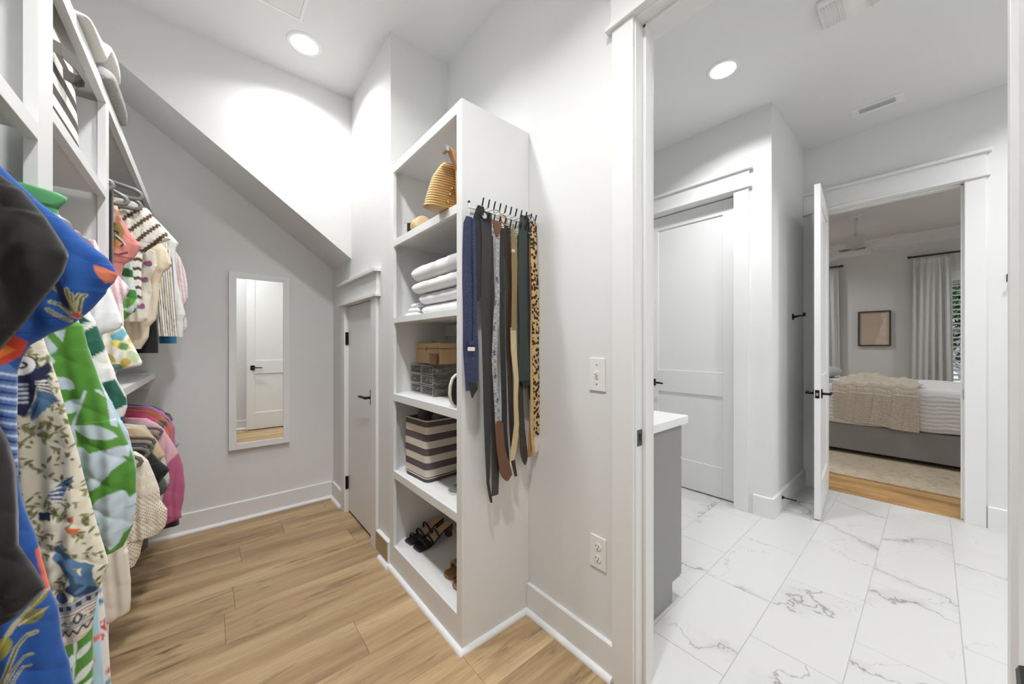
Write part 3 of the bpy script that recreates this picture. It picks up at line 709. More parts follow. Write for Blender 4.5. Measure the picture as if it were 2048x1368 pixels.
for r in range(3):
    for c in range(2):
        x0 = tk+.003+c*(DWd/2-.001); x1 = x0+DWd/2-.010; z0 = tk+.003+r*(DHt-2*tk)/3; z1 = z0+(DHt-2*tk)/3-.006
        b = MB(); b.box((x0, .0, z0), (x1, .003, z1), Mj); b.box((x0, .003, z0), (x1, DDp-.01, z0+.002), Mj); b.box((x0, .003, z0+.002), (x0+.002, DDp-.01, z1-.01), Mj); b.box((x1-.002, .003, z0+.002), (x1, DDp-.01, z1-.01), Mj)
        d_ = b.build('drawer', CLEAR, dr)
        b = MB(); q_ = .0022
        b.box((x0, -.0008, z0), (x1, 0, z0+q_), Mj); b.box((x0, -.0008, z1-q_), (x1, 0, z1), Mj); b.box((x0, -.0008, z0+q_), (x0+q_, 0, z1-q_), Mj); b.box((x1-q_, -.0008, z0+q_), (x1, 0, z1-q_), Mj); b.build('drawer_rim', RIMC, d_)
        b = MB(); b.box(((x0+x1)/2-.014, -.012, (z0+z1)/2-.002), ((x0+x1)/2+.014, 0, (z0+z1)/2+.002), Mj); b.build('pull', CLEAR, d_)
        for q in range(16):
            p = Mj @ Vector((x0+.008+RNG.rand()*(x1-x0-.02), .015+RNG.rand()*(DDp-.045), z0+.008+RNG.rand()*.018))
            tr_ = MB(); k = q % 3
            if k == 0: tr_.tube([(p.x+.010*math.cos(a), p.y+.010*math.sin(a), p.z) for a in np.linspace(0, 2*PI, 12, endpoint=False)], .002, 5, closed=True)
            else: tr_.lathe([(.001, -.006), (.008, -.002), (.008, .003), (.001, .006)], tuple(p), 8)
            tr_.build('trinket', JEWEL[(q+r+c) % 3], d_, smooth=True)
LEATH = mat('tan_leather', (206, 170, 128), .5, bump=.25, bscale=260); LEATH2 = mat('brown_leatherette', (150, 112, 82), .4, var=.15, vscale=30)
zc_ = zj+DHt
jb = thing('jewellery_case', 'tan leather jewellery case with brass clasp on the clear drawers', 'case', (A0.x, A0.y, zc_))
JW, JD, JH = DWd*.98, .13, .118
Mk = Mj @ Matrix.Translation((-.0, .035, DHt))
MB().box((0, 0, .0005), (JW, JD, JH*.72), Mk).build('case_body', LEATH, jb, bevel=.004)
MB().box((-.001, -.001, JH*.72+.0015), (JW+.001, JD, JH), Mk).build('case_lid', LEATH, jb, bevel=.006)
MB().box((JW*.52, -.005, JH*.62), (JW*.52+.014, -.001, JH*.82), Mk).build('clasp', BRASS, jb, bevel=.001)
MB().tube([tuple(Mk @ Vector(p)) for p in ((JW*.3, JD*.5, JH), (JW*.32, JD*.5, JH+.012), (JW*.68, JD*.5, JH+.012), (JW*.7, JD*.5, JH))], .003, 6).build('case_handle', LEATH, jb, smooth=True)
pr_ = onY(876, 735, 1.42)
rb = thing('round_trinket_box', 'small oval brown box beside the tan jewellery case', 'box', tuple(Mj @ Vector((.02, .016, DHt))))
b = MB(); cc = Mj @ Vector((.035, .0165, DHt))
def oval(z0, z1, a, c): 
    ring = sellipse(28, a, c, 2.6)
    return [[(cc.x+f1n.x*p[0]+f2n.x*p[1], cc.y+f1n.y*p[0]+f2n.y*p[1], zz) for p in ring] for zz in (z0, z1)]
blob_loft(oval(zc_+.0005, zc_+.045, .036, .016), LEATH2, 'box_base', rb, smooth=False)
blob_loft(oval(zc_+.046, zc_+.060, .037, .0168), LEATH2, 'box_lid', rb, smooth=False)
# black and cream sandal standing on edge beside the drawers
sd = thing('upright_sandal', 'black and cream flat sandal standing upright beside the clear drawers', 'shoe', (.90, 1.375, zj))
pp = [onY(u, v, 1.37) for u, v in ((911, 714), (903, 722), (898, 738), (897, 755), (899, 768), (904, 776), (911, 781))]
xr_ = max(p[0] for p in pp)
poly = [(p[0], p[2]) for p in pp]; zmin = min(p[1] for p in poly); poly = [(x, z-zmin+zj+.0005) for x, z in poly]
poly2 = poly+[(2*xr_+.012-x, z) for x, z in poly[::-1]]
MB().prism(poly2, 1.362, 1.376, axis=1).build('sole', mat('cream_sole', (226, 216, 196), .7), sd, bevel=.003)
sx = sum(p[0] for p in poly2)/len(poly2); sz = sum(p[1] for p in poly2)/len(poly2)
poly3 = [(sx+(x-sx)*.78, sz+(z-sz)*.9) for x, z in poly2]
MB().prism(poly3, 1.358, 1.362, axis=1).build('footbed', mat('black_footbed', (36, 34, 34), .6), sd)
# --- top compartment bags
zt1 = ST[1]
GOLD = mat('pleated_gold', (196, 160, 104), .45, .15)
cl = thing('gold_clutch', 'pleated gold leather clutch leaning in the top shelf bay', 'bag', (.95, 1.40, zt1))
# tapered, ribbed body leaning against the tower side
gp = [(848, 436), (852, 420), (858, 398), (866, 375), (880, 355), (893, 343), (905, 337), (913, 336)]
Yg = 1.42
L_ = [onY(u, v, Yg) for u, v in gp]; zlow = min(p[2] for p in L_)
rows = []
N = 110
zs = np.linspace(zt1+.001, max(p[2] for p in L_), N)
zz_ = [p[2]-zlow+zt1 for p in L_]; xx_ = [p[0] for p in L_]
for i, z in enumerate(zs):
    xl = np.interp(z, zz_, xx_); rib = .0036*math.sin(i*PI/3)
    ring = []
    for (a, c) in sellipse(30, .11, .036*(1-.55*(z-zt1)/(zs[-1]-zt1))+.006+rib, 2.6):
        ring.append((xl+.11+a*(1+rib*2), Yg+c, z))
    rows.append(ring)
blob_loft(rows, GOLD, 'clutch_body', cl)
for (u, v) in ((905, 378), (897, 405), (901, 390)):
    p = onY(u, v, Yg-.045); MB().lathe([(.001, -.006), (.006, -.004), (.0085, 0), (.006, .004)], (p[0], Yg-.045, p[2]), 12, axis=1).build('stud', BRASS, cl, smooth=True)
for dxk in (0, .008, .016): 
    p = onY(905, 336, Yg); MB().tube([(p[0]+dxk, Yg, p[2]-.01), (p[0]+dxk+.003, Yg-.004, p[2]+.02), (p[0]+dxk+.012, Yg, p[2]+.035), (p[0]+dxk+.03, Yg+.004, p[2]+.036)], .004, 6).build('strap', GOLD, cl, smooth=True)
# round tan purse with chain
rp = onX(826, 448, .86)
pu = thing('round_purse', 'small round tan leather purse with gold chain on the top shelf', 'bag', (.88, 1.79, zt1))
uy = onX(833, 448, .87)[1]; R_ = .052
MB().lathe([(.001, -.036), (R_*.85, -.036), (R_*.97, -.030), (R_, -.02), (R_, .02), (R_*.97, .030), (R_*.85, .036), (.001, .036)], (.90, uy, zt1+R_+.003), 36, axis=1).build('purse_body', mat('pale_tan_leather', (214, 186, 146), .5, bump=.2, bscale=300), pu, smooth=True)
MB().lathe([(R_+.0005, -.003), (R_+.0025, -.002), (R_+.0025, .002), (R_+.0005, .003)], (.90, uy, zt1+R_+.003), 36, axis=1, cap=False).build('zip_band', BRASS, pu)
for k in range(9):
    zz = zt1+.008+k*.009
    MB().tube([(.862+.004*math.cos(a), uy+.052+.003*(k % 2)+.004*math.sin(a)*(k % 2), zz+.005*math.sin(a)) for a in np.linspace(0, 2*PI, 10, endpoint=False)], .0015, 5, closed=True).build('chain_link', BRASS, pu)
wl = thing('black_wallet', 'narrow black wallet with silver clasp beside the round tan purse', 'wallet', (.88, uy+.075, zt1))
B('wallet_body', (.85, uy+.066, zt1+.0005), (.94, uy+.082, zt1+.085), mat('black_leather', (38, 36, 34), .45), wl, bevel=.004)
MB().tube([(.845, uy+.074, zt1+.083), (.845, uy+.094, zt1+.085)], .003, 6).build('clasp', CHROME, wl)
# tall tan tote, its winged top corner shows past the stile
tt = thing('tan_tote_bag', 'tall tan leather tote with flared corner and silver corner clip', 'bag', (.99, 1.335, zt1))
tp = [onY(u, v, 1.345) for u, v in ((890, 292), (900, 300), (906, 322), (912, 340))]
xa = tp[0][0]; ztop = tp[0][2]
poly = [(tp[0][0], tp[0][2]), (tp[1][0], tp[1][2]-.012), (tp[2][0], tp[2][2]), (tp[3][0]+.004, tp[3][2]), (tp[3][0]+.01, zt1+.001), (1.12, zt1+.001), (1.15, zt1+.2), (1.16, tp[0][2]-.03), (tp[0][0]+.10, tp[0][2]-.012)]
MB().prism(poly, 1.330, 1.362, axis=1).build('tote_body', mat('camel_leather', (196, 150, 108), .5, bump=.2, bscale=300), tt, bevel=.006)
B('corner_clip', (xa-.008, 1.327, ztop-.026), (xa+.012, 1.365, ztop-.002), CHROME, tt, bevel=.003)
# --- shoes on the bottom shelves
SBLK = mat('black_strap_leather', (30, 29, 29), .45); INS = mat('tan_insole', (196, 166, 132), .6)
HEELW = mat('brown_heel', (98, 74, 62), .5)
def heel_sandal(label, toe, ang, z, sc=1.0, grp='black strappy heels'):
    M = Matrix.Translation((toe[0], toe[1], z)) @ Matrix.Rotation(ang, 4, 'Z') @ Matrix.Scale(sc, 4)
    t = thing('heeled_sandal', label, 'shoe', (toe[0], toe[1], z), grp)
    # sole profile: (s along length, half width, height)
    prof = [(0, .030, .006), (.02, .038, .006), (.05, .041, .006), (.085, .038, .012), (.12, .030, .030), (.16, .027, .050), (.20, .027, .062), (.225, .022, .066)]
    rows = [[tuple(M @ Vector((s, dx, zz+dz))) for dx, dz in ((-w, 0), (w, 0), (w, .007), (-w, .007))] for s, w, zz in prof]
    blob_loft(rows, SBLK, 'sole', t, smooth=False)
    rows = [[tuple(M @ Vector((s, dx*.93, zz+dz+.0072))) for dx, dz in ((-w, 0), (w, 0), (w, .0015), (-w, .0015))] for s, w, zz in prof]
    blob_loft(rows[3:], INS, 'insole', t, smooth=False); blob_loft(rows[:4], SBLK, 'toe_bed', t, smooth=False)
    hb_ = [[tuple(M @ Vector((s+sx_, y_, zz))) for sx_, y_ in ((-.018*k, -.02*k), (.018*k, -.02*k), (.018*k, .02*k), (-.018*k, .02*k))] for s, zz, k in ((.205, .062, 1.15), (.208, .03, .8), (.212, .0005, .75))]
    blob_loft(hb_, HEELW, 'heel', t, smooth=False)
    for s, w, zz, hgt, lean in ((.045, .042, .010, .034, -.012), (.085, .040, .016, .040, -.014), (.125, .034, .035, .045, -.015)):
        pts = [tuple(M @ Vector((s+lean*math.sin(a), w*math.cos(a), zz+hgt*math.sin(a)))) for a in np.linspace(0, PI, 14)]
        MB().tube(pts, .0058, 6, flat=.6).build('strap', SBLK, t, smooth=True)
    return t
zb5 = ST[5]
T1 = onZ(832, 1100, zb5+.005); T2 = onZ(822, 1083, zb5+.005)
Hh = onZ(925, 1058, zb5); HA = math.atan2(Hh[1]-T1[1], Hh[0]-T1[0]); HN = (-math.sin(HA), math.cos(HA))
heel_sandal('black strappy heel on the bottom shelf, the one standing nearer the room', (T1[0], T1[1]), HA, zb5, 1.05)
heel_sandal('black strappy heel on the bottom shelf, the one standing nearer the back panel', (T1[0]+HN[0]*.096+.004, T1[1]+HN[1]*.096), HA, zb5, 1.05)
TANS = mat('cognac_leather', (158, 116, 76), .5)
def slide(label, toe, ang, z, grp='brown slide sandals'):
    M = Matrix.Translation((toe[0], toe[1], z)) @ Matrix.Rotation(ang, 4, 'Z')
    t = thing('slide_sandal', label, 'shoe', (toe[0], toe[1], z), grp)
    out = [(0, 0), (.006, .024), (.03, .038), (.09, .040), (.15, .030), (.21, .030), (.235, .02), (.24, 0)]
    poly = out+[(x, -y_) for x, y_ in out[::-1][1:-1]]
    MB().prism(poly, .0005, .014, axis=2, M=M).build('sole', TANS, t, bevel=.003)
    for k in range(5):     # braided strap
        s = .06+k*.014
        pts = [tuple(M @ Vector((s+.006*math.sin(6*a), .043*math.cos(a), .012+.045*math.sin(a)))) for a in np.linspace(0, PI, 16)]
        MB().tube(pts, .008, 7).build('braid_strand', TANS, t, smooth=True)
    return t
Sa = onZ(886, 1156, zb5+.005); Sb = onZ(898, 1178, zb5+.005)
slide('brown braided slide sandal on the bottom shelf, behind its mate', (Sa[0]+.01, Sa[1]), math.atan2(-.02, .95), zb5)
slide('brown braided slide sandal on the bottom shelf, nearest the tower corner', (Sa[0]+.0, min(Sb[1], Sa[1]-.098)), math.atan2(-.02, .95), zb5)
zb4 = ST[4]; gs = onZ(897, 986, zb4+.005)
t = thing('grey_slipper', 'grey canvas shoe with white sole beside the striped bin', 'shoe', (gs[0], gs[1], zb4))
Mg = Matrix.Translation((gs[0], gs[1], zb4)) @ Matrix.Rotation(math.atan2(-.12, .95), 4, 'Z')
out = [(0, 0), (.006, .024), (.03, .036), (.09, .038), (.15, .030), (.21, .030), (.235, .02), (.24, 0)]; poly = out+[(x, -y_) for x, y_ in out[::-1][1:-1]]
MB().prism(poly, .0005, .012, axis=2, M=Mg).build('sole', mat('white_rubber', (228, 228, 225), .6), t, bevel=.002)
rows = []
for s in np.linspace(0.004, .236, 16):
    w = np.interp(s, [p[0] for p in out], [p[1] for p in out])*.96+.002; hh = .012+.042*math.sin(min(1, s/.12)*PI/2)*(1 if s < .12 else max(.55, 1-(s-.12)*2))
    rows.append([tuple(Mg @ Vector((s, w*math.cos(a), .012+(hh-.012)*math.sin(a)))) for a in np.linspace(0, PI, 12)])
blob_loft(rows, mat('grey_canvas', (120, 118, 116), .9), 'upper', t)

# ================================================================== TIE AND BELT RACK on the tower side
rk = thing('tie_rack', 'white wire tie rack with black-tipped hooks on the tower side', 'rack', (.98, CY0-.02, 1.82))
WIRE = mat('white_wire', (226, 226, 224), .35)
r0 = onY(940, 411, CY0-.02); r1 = onY(1062, 452, CY0-.02)
zr = (r0[2]+r1[2])/2; xr0, xr1 = r0[0], r1[0]
for dz in (0, -.055): MB().tube([(xr0, CY0-.012, zr+dz), (xr1+.02, CY0-.012, zr+dz)], .003, 8).build('rail_wire', WIRE, rk, smooth=True)
for xx in (xr0+.004, xr1-.01):
    MB().tube([(xx, CY0-.008, zr+.02), (xx, CY0-.008, zr-.075)], .003, 8).build('mount_wire', WIRE, rk, smooth=True)
    MB().lathe([(.005, -.006), (.005, -.003), (.002, 0)], (xx, CY0-.002, zr+.026), 10, axis=1).build('screw', BLACK, rk)
NH = 12; HX = np.linspace(xr0+.03, xr1+.012, NH)
for row, (dz, ln) in enumerate(((0, .052), (-.055, .05))):
    for k, xx in enumerate(HX):
        p0 = (xx, CY0-.012, zr+dz); p1 = (xx, CY0-.012-ln, zr+dz-.003); p2 = (xx, CY0-.012-ln-.012, zr+dz+.028)
        MB().tube([p0, p1], .0024, 6).build('hook_arm', WIRE, rk)
        MB().tube([p1, (p1[0], p1[1]-.003, p1[2]+.006), p2], .0032, 6).build('hook_tip', BLACK, rk)
def ribbon(rows, th, m, name, parent, Y, smooth=True):
    """rows: (xl, xr, z, dy) from top to bottom, a strip of cloth or leather hanging before the panel"""
    V = []; n = len(rows)
    for xl, xr_, z, dy in rows:
        V += [(xl, Y+dy-th/2, z), ((xl+xr_)/2, Y+dy-th*.75, z), (xr_, Y+dy-th/2, z), (xr_, Y+dy+th/2, z), ((xl+xr_)/2, Y+dy+th*.75, z), (xl, Y+dy+th/2, z)]
    Fc = [(0, 1, 2, 3, 4, 5), tuple((n-1)*6+k for k in (5, 4, 3, 2, 1, 0))]
    for i in range(n-1):
        for k in range(6): Fc.append((i*6+k, i*6+(k+1) % 6, (i+1)*6+(k+1) % 6, (i+1)*6+k))
    return MB().add(V, Fc).build(name, m, parent, smooth=False)
def densify(edge, n=26):
    v = np.array([e[0] for e in edge], float); l = np.array([e[1] for e in edge], float); r = np.array([e[2] for e in edge], float)
    vv = np.linspace(v[0], v[-1], n) if len(edge) < 6 else np.unique(np.concatenate([np.linspace(v[0], v[-1], n), v]))
    return [(a, np.interp(a, v, l), np.interp(a, v, r)) for a in vv]
def strip(edge, Y, th, m, name, parent, wob=.002, ph=0.0):
    rows = []
    for v, l, r in densify(edge):
        a = onY(l, v, Y); c = onY(r, v, Y); rows.append((a[0], c[0], a[2], wob*math.sin(v*.03+ph)))
    return ribbon(rows, th, m, name, parent, Y)
def dots_mat(name, base, dot, scale, thr=.25, rough=.6, kind='dots'):
    m = bpy.data.materials.new(name); m.use_nodes = True; n = m.node_tree.nodes; L = m.node_tree.links; bs = n['Principled BSDF']
    tc = n.new('ShaderNodeTexCoord'); t = n.new('ShaderNodeTexVoronoi'); t.inputs['Scale'].default_value = scale; L.new(tc.outputs['Object'], t.inputs['Vector'])
    if kind == 'leopard': t.inputs['Randomness'].default_value = .8
    nz = n.new('ShaderNodeTexNoise'); nz.inputs['Scale'].default_value = scale*2.5; L.new(tc.outputs['Object'], nz.inputs['Vector'])
    ad = n.new('ShaderNodeMath'); ad.operation = 'MULTIPLY_ADD'; ad.inputs[1].default_value = .35; L.new(nz.outputs[0], ad.inputs[0]); L.new(t.outputs['Distance'], ad.inputs[2])
    g = n.new('ShaderNodeMath'); g.operation = 'LESS_THAN'; g.inputs[1].default_value = thr+.17; L.new(ad.outputs[0], g.inputs[0])
    mx = n.new('ShaderNodeMix'); mx.data_type = 'RGBA'; mx.inputs['A'].default_value = lin(base); mx.inputs['B'].default_value = lin(dot)
    L.new(g.outputs[0], mx.inputs['Factor']); L.new(mx.outputs['Result'], bs.inputs['Base Color']); bs.inputs['Roughness'].default_value = rough
    return m
NAVY = dots_mat('navy_speckle_silk', (44, 50, 82), (116, 124, 158), 300, .24)
NAVYD = dots_mat('navy_dotted', (44, 46, 66), (150, 156, 175), 190, .12)
LEOP = dots_mat('leopard_hair', (214, 178, 122), (40, 32, 26), 66, .52, .7, 'leopard')
BLK = mat('black_satin', (34, 34, 35), .45); CHAR = mat('charcoal_web', (58, 58, 57), .75, bump=.6, bscale=600)
GRN = mat('dark_green_silk', (48, 60, 54), .4); DBR = mat('dark_brown_leather', (62, 52, 45), .45); MBR = mat('saddle_brown_leather', (112, 74, 50), .45)
TANL = mat('light_tan_leather', (206, 176, 128), .5); ORG = mat('orange_tan_leather', (172, 124, 76), .5)
CRM = mat('cream_satin', (206, 186, 144), .35); GLD = mat('gold_mesh', (160, 136, 92), .4, .6, bump=.8, bscale=700)
def ribbon_mat():
    m = bpy.data.materials.new('grey_ticking_ribbon'); m.use_nodes = True; n = m.node_tree.nodes; L = m.node_tree.links; bs = n['Principled BSDF']
    tc = n.new('ShaderNodeTexCoord'); mp = n.new('ShaderNodeMapping'); mp.inputs['Scale'].default_value = (60, 10, 260); L.new(tc.outputs['Object'], mp.inputs['Vector'])
    t = n.new('ShaderNodeTexNoise'); t.inputs['Scale'].default_value = 1; L.new(mp.outputs[0], t.inputs['Vector'])
    r = n.new('ShaderNodeValToRGB'); r.color_ramp.elements[0].position = .4; r.color_ramp.elements[0].color = lin((118, 118, 116)); r.color_ramp.elements[1].position = .55; r.color_ramp.elements[1].color = lin((186, 186, 184))
    L.new(t.outputs[0], r.inputs[0]); L.new(r.outputs[0], bs.inputs['Base Color']); bs.inputs['Roughness'].default_value = .8
    return m
RIB = ribbon_mat()
Yt = CY0-.055
def hang(name, label, cat, edge, Y, th, m, part, grp, hookx=None):
    e = edge[0]; p = onY((e[1]+e[2])/2, e[0], Y)
    t = thing(name, label, cat, (p[0], Y, onY(edge[-1][1], edge[-1][0], Y)[2]), grp)
    strip(edge, Y, th, m, part, t, ph=e[1]*.1)
    return t
G_T = 'neckties on the rack'; G_B = 'belts on the rack'
t = hang('necktie', 'navy speckled necktie showing its back and label on the rack', 'necktie', [(432, 932, 944), (445, 927, 946), (560, 925, 948), (700, 927, 957), (760, 931, 957), (782, 932, 954)], Yt-.012, .004, NAVY, 'tie_blade', G_T)
strip([(438, 945, 951), (560, 946, 952), (690, 946, 955)], Yt-.019, .003, NAVY, 'tie_tail', t)
strip([(765, 937, 950), (778, 939, 955), (796, 943, 944.5)], Yt-.013, .003, BLK, 'tie_tip', t)
strip([(694, 936, 950), (702, 936, 950)], Yt-.024, .002, mat('tag_white', (232, 230, 224), .8), 'label_tag', t)
strip([(682, 936, 950), (690, 936, 950)], Yt-.024, .003, NAVY, 'keeper_loop', t)
t = hang('necktie', 'plain black necktie slung over the rack beside the navy one', 'necktie', [(410, 956, 967), (425, 950, 973), (440, 946, 978), (500, 946, 972), (560, 948, 964), (592, 949, 962), (602, 952, 956)], Yt, .005, BLK, 'tie_blade', G_T)
t = hang('webbing_belt', 'charcoal webbing belt, the longest on the rack, with a looped end', 'belt', [(420, 962, 984), (470, 963, 983), (560, 962, 982), (700, 964, 984), (820, 968, 984), (905, 970, 980), (965, 973, 978), (998, 979, 984), (1006, 982, 985)], Yt-.004, .003, CHAR, 'belt_strap', G_B)
q = onY(968, 432, Yt-.012); MB().lathe([(.001, -.004), (.012, -.003), (.012, .003), (.001, .004)], (q[0], Yt-.012, q[2]), 20, axis=1).build('snap_button', CHROME, t)
t = hang('leather_belt', 'charcoal leather belt hanging just behind the grey ribbon belt', 'belt', [(470, 975, 985), (600, 978, 990), (760, 978, 992), (880, 983, 997), (960, 984, 998), (993, 984, 997)], Yt+.006, .003, mat('charcoal_leather', (66, 64, 61), .5), 'belt_strap', G_B)
t = hang('ribbon_belt', 'grey ticking ribbon belt with blue emblems and brown leather ends', 'belt', [(470, 991, 999), (540, 992, 998), (575, 991, 999), (640, 986, 997), (720, 984, 994), (800, 988, 997), (848, 990, 1002)], Yt-.016, .003, RIB, 'ribbon', G_B)
strip([(842, 993, 1001), (850, 990, 1006), (900, 994, 1010), (945, 1000, 1022), (955, 1004, 1024), (962, 1012, 1016)], Yt-.018, .004, MBR, 'leather_end', t)
strip([(440, 985, 1003), (448, 986, 1003), (458, 988, 1001), (473, 993, 996)], Yt-.021, .004, MBR, 'leather_tab', t)
BLUE_E = mat('blue_embroidery', (84, 110, 150), .8)
for v, u in ((558, 993), (607, 990), (656, 987), (705, 988), (753, 990), (801, 994)):
    p = onY(u+1, v, Yt-.020); c = MB(); c.tube([(p[0]+.006*math.cos(a), Yt-.020, p[2]+.009*math.sin(a)) for a in np.linspace(0, 5.2, 9)], .0014, 5); c.box((p[0]-.0015, Yt-.0215, p[2]-.008), (p[0]+.0015, Yt-.0195, p[2]+.008)); c.build('emblem', BLUE_E, t)
for v, u in ((880, 1000), (890, 1002), (902, 1004), (914, 1006)): 
    p = onY(u-1, v, Yt-.0215); MB().lathe([(.0018, -.001), (.0018, .001)], (p[0], Yt-.0215, p[2]), 8, axis=1).build('punch_hole', BRASS, t)
bk = MB(); p = onY(994, 428, Yt-.014); q2 = .016
bk.tube([(p[0]-q2, Yt-.014, p[2]-q2), (p[0]+q2, Yt-.014, p[2]-q2), (p[0]+q2, Yt-.014, p[2]+q2), (p[0]-q2, Yt-.014, p[2]+q2)], .003, 6, closed=True); bk.build('buckle', CHROME, t)
t = hang('leather_belt', 'plain black leather belt hanging right of the grey ribbon belt', 'belt', [(455, 1001, 1010), (600, 1000, 1009), (760, 1002, 1012), (860, 1004, 1014), (905, 1008, 1018), (945, 1012, 1020), (953, 1016, 1019)], Yt-.004, .003, BLK, 'belt_strap', G_B)
t = hang('leather_belt', 'dark brown leather belt hanging between the black belt and the gold chain belt', 'belt', [(450, 1009, 1022), (560, 1011, 1022), (700, 1013, 1022), (800, 1016, 1026), (870, 1020, 1030), (925, 1023, 1030), (953, 1029, 1034)], Yt+.004, .003, DBR, 'belt_strap', G_B)
bk = MB(); p = onY(1008, 440, Yt-.012); bk.tube([(p[0]+.017*math.cos(a), Yt-.012+.004*math.sin(a), p[2]+.021*math.sin(a)) for a in np.linspace(0, 2*PI, 18, endpoint=False)], .003, 6, closed=True); bk.build('buckle', BRASS, t)
t = hang('gold_belt', 'gold mesh and cream satin belt, rippled, hanging on the rack', 'belt', [(455, 1024, 1029), (500, 1023, 1033), (515, 1022, 1034), (580, 1024, 1034), (660, 1023, 1033)], Yt-.016, .004, GLD, 'mesh_top', G_B)
strip([(655, 1022, 1033), (700, 1023, 1034), (760, 1027, 1036), (800, 1026, 1034), (850, 1029, 1038), (880, 1026, 1037), (905, 1022, 1033), (922, 1021, 1029)], Yt-.017, .004, CRM, 'satin_end', t, wob=.004)
strip([(498, 1024, 1030), (504, 1024, 1030)], Yt-.021, .003, mat('pale_pink_keeper', (220, 196, 176), .5), 'keeper', t)
for k in range(10):
    p = onY(1026, 452+k*5, Yt-.014); MB().tube([(p[0]+.004*math.cos(a), Yt-.014+.003*(k % 2), p[2]+.006*math.sin(a)) for a in np.linspace(0, 2*PI, 8, endpoint=False)], .0014, 5, closed=True).build('chain_link', BRASS, t)
t = hang('necktie', 'dark green silk necktie with pointed end on the rack', 'necktie', [(430, 1042, 1052), (450, 1037, 1053), (560, 1036, 1054), (660, 1038, 1054), (740, 1036, 1060), (764, 1038, 1060)], Yt-.006, .005, GRN, 'tie_blade', G_T)
strip([(762, 1042, 1060), (768, 1043, 1059), (778, 1050, 1052)], Yt-.006, .004, BLK, 'tie_tip', t)
t = hang('leather_belt', 'dark brown punched belt end hanging under the green necktie', 'belt', [(470, 1034, 1044), (620, 1036, 1046), (780, 1037, 1046), (860, 1038, 1049), (905, 1040, 1054), (922, 1044, 1054), (930, 1049, 1051)], Yt+.006, .003, DBR, 'belt_strap', G_B)
for k in range(5): p = onY(1042+k*.9, 840+k*13, Yt+.003); MB().lathe([(.0016, -.001), (.0016, .001)], (p[0], Yt+.0025, p[2]), 8, axis=1).build('punch_hole', CHROME, t)
t = hang('necktie', 'navy pin-dotted narrow necktie between the green tie and leopard belt', 'necktie', [(430, 1052, 1058), (560, 1053, 1060), (740, 1055, 1062), (800, 1058, 1062)], Yt+.004, .004, NAVYD, 'tie_blade', G_T)
t = hang('leather_belt', 'orange-tan leather belt hanging left of the leopard belt', 'belt', [(478, 1059, 1064), (600, 1060, 1065), (760, 1061, 1067), (880, 1057, 1066), (915, 1056, 1062)], Yt-.002, .003, ORG, 'belt_strap', G_B)
t = hang('leather_belt', 'pale tan punched belt end hanging beside the leopard belt', 'belt', [(600, 1062, 1066), (760, 1061, 1068), (850, 1060, 1068), (895, 1064, 1072), (912, 1068, 1072)], Yt-.010, .003, TANL, 'belt_strap', G_B)
t = hang('leopard_belt', 'leopard print belt with round silver ring at the end of the rack', 'belt', [(440, 1060, 1070), (452, 1061, 1073), (560, 1063, 1076), (700, 1065, 1079), (800, 1067, 1081), (872, 1068, 1080)], Yt-.014, .004, LEOP, 'belt_strap', G_B)
bk = MB(); p = onY(1062, 436, Yt-.02); bk.tube([(p[0]+.017*math.cos(a), Yt-.02+.008*math.sin(a), p[2]+.016*math.sin(a)) for a in np.linspace(0, 2*PI, 20, endpoint=False)], .003, 6, closed=True); bk.build('ring_buckle', CHROME, t)
strip([(872, 1069, 1079), (900, 1070, 1077), (905, 1071, 1075)], Yt-.014, .003, mat('pale_strap', (222, 214, 200), .6), 'belt_tip', t)
t = hang('thin_strap', 'thin black strap hanging outermost at the end of the rack', 'belt', [(470, 1076, 1079), (650, 1079, 1081), (880, 1080, 1082), (900, 1075, 1078), (917, 1078, 1080)], Yt+.002, .003, BLK, 'strap', G_B)

# ================================================================== VANITY
vn = thing('bathroom_vanity', 'grey bathroom vanity with white quartz top beyond the doorway', 'vanity', (1.6, 1.5, 0))
VG = mat('vanity_grey', (148, 148, 146), .5); QZ = mat('white_quartz', (240, 240, 238), .22)
VY0, VY1 = .842, 2.45
MB().prism([(XR2+.002, .0), (1.765, .0), (1.765, .10), (1.850, .10), (1.850, .878), (XR2+.002, .878)], VY0, VY0+.02, axis=1).build('end_panel', VG, vn, bevel=.001)
B('carcass', (XR2+.002, VY0+.02, .10), (1.848, VY1, .878), VG, vn); B('toe_kick', (XR2+.002, VY0+.02, 0), (1.764, VY1, .10), VG, vn)
yy = VY0+.002
for k in range(3):
    B('door', (1.851, yy, .102), (1.871, yy+.52, .70), VG, vn); B('drawer_front', (1.851, yy, .706), (1.871, yy+.52, .872), VG, vn); yy += .53
    B('pull', (1.871, yy-.33, .785), (1.892, yy-.20, .795), BLACK, vn)
B('countertop', (XR2+.001, VY0-.015, .878), (1.91, VY1+.01, .918), QZ, vn, bevel=.002)
B('backsplash', (XR2+.001, VY0-.012, .918), (XR2+.02, VY1, 1.02), QZ, vn, bevel=.002)
